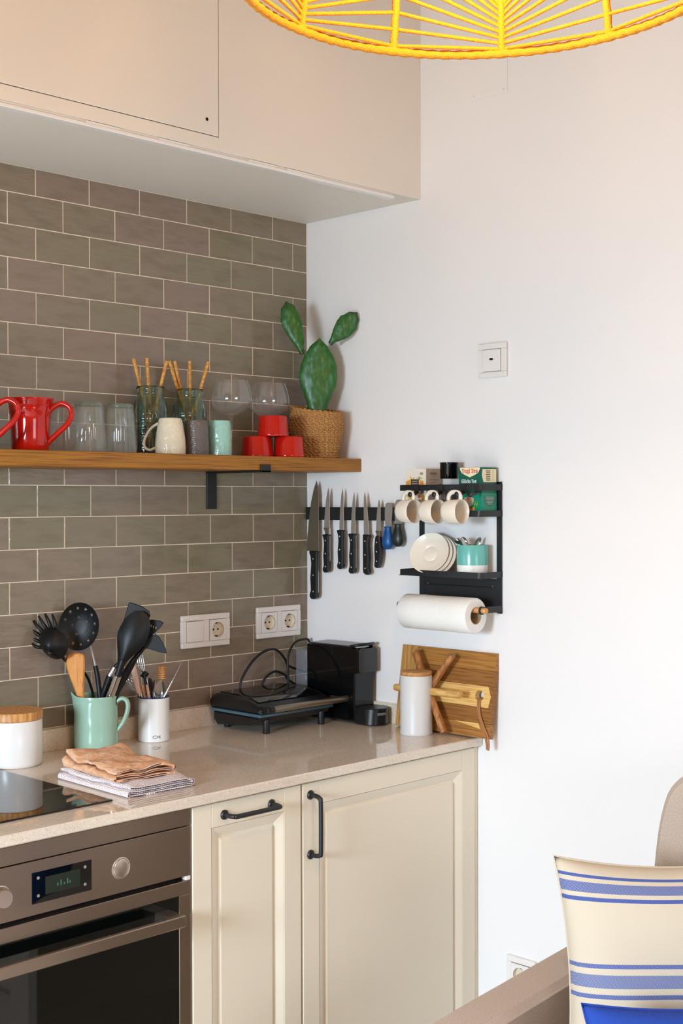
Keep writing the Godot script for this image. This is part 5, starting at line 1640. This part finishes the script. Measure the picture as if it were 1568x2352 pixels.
	part(o, "water_tank", st, pane(Color(0.72, 0.74, 0.78), 0.2))
	part(o, "tank_base", bx(-0.036, 0.036, 0.001, 0.0445, -0.152, -0.1, 0.003), M.blackplastic)
	part(o, "tank_lid", bx(-0.036, 0.036, 0.1822, 0.186, -0.151, -0.102, 0.0015), pane(Color(0.6, 0.62, 0.66), 0.3))
	cab = [Vector3(-0.111, 0.925, 0.03), Vector3(-0.111, 0.97, 0.034), Vector3(-0.111, 1.011, 0.036), Vector3(-0.113, 1.06, 0.036), Vector3(-0.103, 1.089, 0.034), Vector3(-0.079, 1.11, 0.03), Vector3(-0.05, 1.116, 0.028), Vector3(-0.02, 1.112, 0.024), Vector3(-0.008, 1.08, 0.02)]
	for i in cab.size():
		cab[i] -= b
	part(o, "cable", bar(cr(cab, 5), 0.0034, 10), M.cord)

func board_and_canister() -> void:
	# acacia board of glued staves leaning on the wall
	var h := 0.2135
	var o := thing("cutting_board", "acacia chopping board of mixed dark and light staves leaning on the white wall", "chopping board", Vector3(-0.0405, 0.9145, 0.532))
	o.basis = Basis(Vector3(0, 0, 1), deg_to_rad(-8.5)) * Basis(Vector3.UP, deg_to_rad(-90))
	var wood := func(a: Color, b: Color, c: Color, sd: int, upright: bool) -> StandardMaterial3D:
		var m := tri(mat(Color.WHITE, 0.5), Vector3(26, 1.2, 14) if upright else Vector3(1.2, 34, 14))
		m.albedo_texture = noise(sd, 0.02, [a, b, c, b], [0.2, 0.45, 0.65, 0.9], 5, 256)
		return m
	var dark: StandardMaterial3D = wood.call(rgb(122, 76, 27), rgb(140, 90, 34), rgb(154, 102, 42), 101, false)
	var midw: StandardMaterial3D = wood.call(rgb(142, 92, 36), rgb(164, 110, 46), rgb(176, 122, 56), 102, false)
	var light: StandardMaterial3D = wood.call(rgb(196, 146, 72), rgb(222, 176, 100), rgb(234, 192, 118), 103, false)
	var endw: StandardMaterial3D = wood.call(rgb(148, 102, 46), rgb(180, 130, 66), rgb(196, 148, 84), 104, true)
	# stave rows: from bottom; x runs along the wall from the corner
	var t := 0.016
	var rows := [[0.0, 0.036, midw], [0.0363, 0.076, dark], [0.1295, 0.168, dark], [0.1683, h, midw]]
	var L := -0.158
	var E := -0.104
	var R := 0.158
	for r in rows:
		part(o, "stave", bx(E, R, r[0], r[1], -t, 0, 0.0006), r[2])
	part(o, "stave", bx(L, E - 0.0003, 0, h, -t, 0, 0.0006), endw)
	# pale wedge let into the lowest stave
	part(o, "stave", plate([Vector2(0.045, 0.0345), Vector2(0.128, 0.022), Vector2(0.12, 0.036), Vector2(0.1, 0.0358)], -t * 0.5, 0.0004), light)
	# light stave with the hanging hole, cut in two round it
	var hc := Vector2(0.116, 0.1045)
	var hr := 0.0135
	var up := [Vector2(E, hc.y), Vector2(hc.x - hr, hc.y)]
	var dn := [Vector2(E, hc.y), Vector2(E, 0.0763), Vector2(R - 0.012, 0.0763), Vector2(R - 0.006, hc.y), Vector2(hc.x + hr, hc.y)]
	for i in range(1, 12):
		up.append(hc + Vector2(-cos(PI * i / 12.0), sin(PI * i / 12.0)) * hr)
		dn.append(hc + Vector2(cos(PI * i / 12.0), -sin(PI * i / 12.0)) * hr)
	up += [Vector2(hc.x + hr, hc.y), Vector2(R - 0.006, hc.y), Vector2(R - 0.016, 0.1292), Vector2(E, 0.1292)]
	dn += [Vector2(hc.x - hr, hc.y)]
	var st := S()
	ext(st, up, -t, 0.0004)
	ext(st, dn, -t, 0.0004)
	part(o, "stave", st, light)
	part(o, "stave", plate([Vector2(R - 0.0157, 0.1292), Vector2(R, 0.1292), Vector2(R, 0.0763), Vector2(R - 0.0117, 0.0763), Vector2(R - 0.0057, hc.y)], -t, -0.0002), dark)
	# leather strap through the hole
	var leather := mat(rgb(166, 112, 66), 0.7)
	st = S()
	tube(st, cr([Vector3(hc.x, hc.y - 0.004, -0.012), Vector3(hc.x - 0.001, hc.y - 0.013, -0.003), Vector3(hc.x - 0.001, hc.y - 0.016, 0.003), Vector3(hc.x + 0.004, 0.06, 0.003), Vector3(hc.x + 0.02, 0.03, 0.0035), Vector3(R - 0.008, 0.006, 0.006), Vector3(R - 0.004, -0.012, 0.003), Vector3(R - 0.003, -0.026, 0.0)], 6), 0.0022, 8, false, 1.3)
	tube(st, cr([Vector3(hc.x + 0.004, hc.y - 0.006, -0.012), Vector3(hc.x + 0.004, hc.y - 0.0135, 0.001), Vector3(hc.x + 0.009, 0.06, 0.004), Vector3(hc.x + 0.025, 0.03, 0.0045), Vector3(R - 0.002, 0.006, 0.004), Vector3(R + 0.002, -0.012, 0.002), Vector3(R + 0.0, -0.027, -0.001)], 6), 0.0022, 8, false, 1.3)
	part(o, "strap", st, leather)
	# star of three dowels in front
	var tv := thing("trivet", "wooden trivet of three crossed dowels leaning on the chopping board", "trivet", Vector3(-0.0645, 0.9115, 0.532))
	tv.basis = o.basis
	var dowel := tri(mat(Color.WHITE, 0.5), Vector3(10, 3, 10))
	dowel.albedo_texture = noise(105, 0.03, [rgb(136, 82, 36), rgb(168, 108, 52), rgb(190, 134, 72)], [0.25, 0.55, 0.85], 4, 256)
	var pale := tri(mat(Color.WHITE, 0.5), Vector3(3, 10, 10))
	pale.albedo_texture = noise(106, 0.03, [rgb(196, 148, 80), rgb(222, 178, 108)], [0.3, 0.7], 4, 256)
	for q in [[-0.084, 0.207, 0.04, 0.008, 0.0, dowel], [0.044, 0.205, -0.092, 0.012, 0.0, dowel], [-0.128, 0.1065, 0.093, 0.1085, 0.012, pale]]:
		var a := Vector3(q[0], q[1], 0.011 + q[4])
		var c := Vector3(q[2], q[3], 0.011 + q[4])
		part(tv, "dowel", bar([a, a.lerp(c, 0.02), a.lerp(c, 0.98), c], func(s, _a): return 0.0094 if s > 0.1 and s < 0.9 else 0.0086, 20), q[5])
	# tall canister
	o = thing("canister", "tall narrow white canister with a flat wooden lid before the chopping board", "canister", Vector3(-0.0855, CT, 0.489), 0)
	part(o, "body", turned([Vector2(0, 0), Vector2(0.0405, 0), Vector2(0.0418, 0.002), Vector2(0.0418, 0.006), Vector2(0.0412, 0.008), Vector2(0.0412, 0.15), Vector2(0.04, 0.1515), Vector2(0, 0.1515)], 56), M.whitematt)
	part(o, "lid", turned([Vector2(0, 0.1513), Vector2(0.0395, 0.1513), Vector2(0.041, 0.153), Vector2(0.041, 0.16), Vector2(0.0395, 0.1615), Vector2(0, 0.1615)], 56), M.spatulawood2)

func lampshade() -> void:
	# twelve ribs; rope strung from rib to rib
	var C := Vector3(-1.377, 2.15, 1.738)
	var R := 0.2995
	var o := thing("pendant_lamp", "yellow rope pendant lampshade with open strung sides", "lamp", C)
	var H := 0.20
	var at := func(deg: float, h: float) -> Vector3:
		var a := deg_to_rad(deg)
		var r := R * (1.0 - 0.18 * pow(h / H, 1.4))
		return Vector3(cos(a) * r, h, sin(a) * r)
	var twist := func(k: float) -> Callable:
		return func(t, a): return 0.0062 * (1.0 + 0.14 * cos(2.0 * a - t * TAU * k))
	var ring := []
	for i in 240:
		ring.append(at.call(360.0 * i / 240, 0.0))
	part(o, "rim", bar(ring, twist.call(95.0), 10, true), M.rope)
	var top := []
	for i in 72:
		top.append(at.call(360.0 * i / 72, H))
	part(o, "upper_ring", bar(top, 0.005, 8, true), M.rope)
	for k in 12:
		var deg := -93.54 + 30.0 * k
		var pts := []
		for i in 25:
			pts.append(at.call(deg, H * i / 24.0))
		part(o, "rib", bar(pts, func(t, a): return 0.0056 * (1.0 + 0.12 * cos(a - t * TAU * 16.0)), 10), M.rope)
	# strings: close together on every second rib, wide on the ribs between
	for k in 12:
		var tight := -93.54 + 60.0 * floorf((k + 1) / 2.0)
		var wide := tight + (30.0 if k % 2 == 0 else -30.0)
		for i in 8:
			var hw := 0.0075 + 0.0225 * i
			var ht := 0.0065 + 0.0074 * i
			var st := S()
			var a: Vector3 = at.call(tight, ht)
			var b: Vector3 = at.call(wide, hw)
			tube(st, [a, b], 0.0027, 7)
			part(o, "cord", st, M.rope)
		var st2 := S()
		tube(st2, [at.call(tight, 0.064), at.call(tight + (7.0 if k % 2 == 0 else -7.0), 0.105), at.call(lerpf(tight, wide, 0.55), H)], 0.0038, 8)
		part(o, "cord", st2, M.rope)
	# spider, socket, flex and bulb
	var st := S()
	for k in 3:
		tube(st, [at.call(-93.54 + 120.0 * k, H), Vector3(0, H + 0.05, 0)], 0.003, 8)
	part(o, "spider", st, M.blackmetal)
	part(o, "socket", turned([Vector2(0, H - 0.005), Vector2(0.018, H - 0.005), Vector2(0.02, H + 0.01), Vector2(0.018, H + 0.06), Vector2(0.006, H + 0.068), Vector2(0, H + 0.068)], 24), M.blackmetal)
	part(o, "flex", bar([Vector3(0, H + 0.06, 0), Vector3(0, 3.059 - C.y, 0)], 0.0032, 8), M.cord)
	part(o, "bulb", turned([Vector2(0, H - 0.11), Vector2(0.018, H - 0.106), Vector2(0.03, H - 0.09), Vector2(0.033, H - 0.072), Vector2(0.028, H - 0.05), Vector2(0.017, H - 0.03), Vector2(0.014, H - 0.004), Vector2(0, H - 0.004)], 24), glow(rgb(255, 196, 120), 6.0))
	var lamp := OmniLight3D.new()
	lamp.name = "bulb_light"
	lamp.light_color = Color(1.0, 0.77, 0.52)
	lamp.light_energy = 0.62
	lamp.light_size = 0.03
	lamp.omni_range = 8.0
	lamp.omni_attenuation = 2.0
	lamp.shadow_enabled = true
	lamp.position = C + Vector3(0, H - 0.075, 0)
	add_child(lamp)
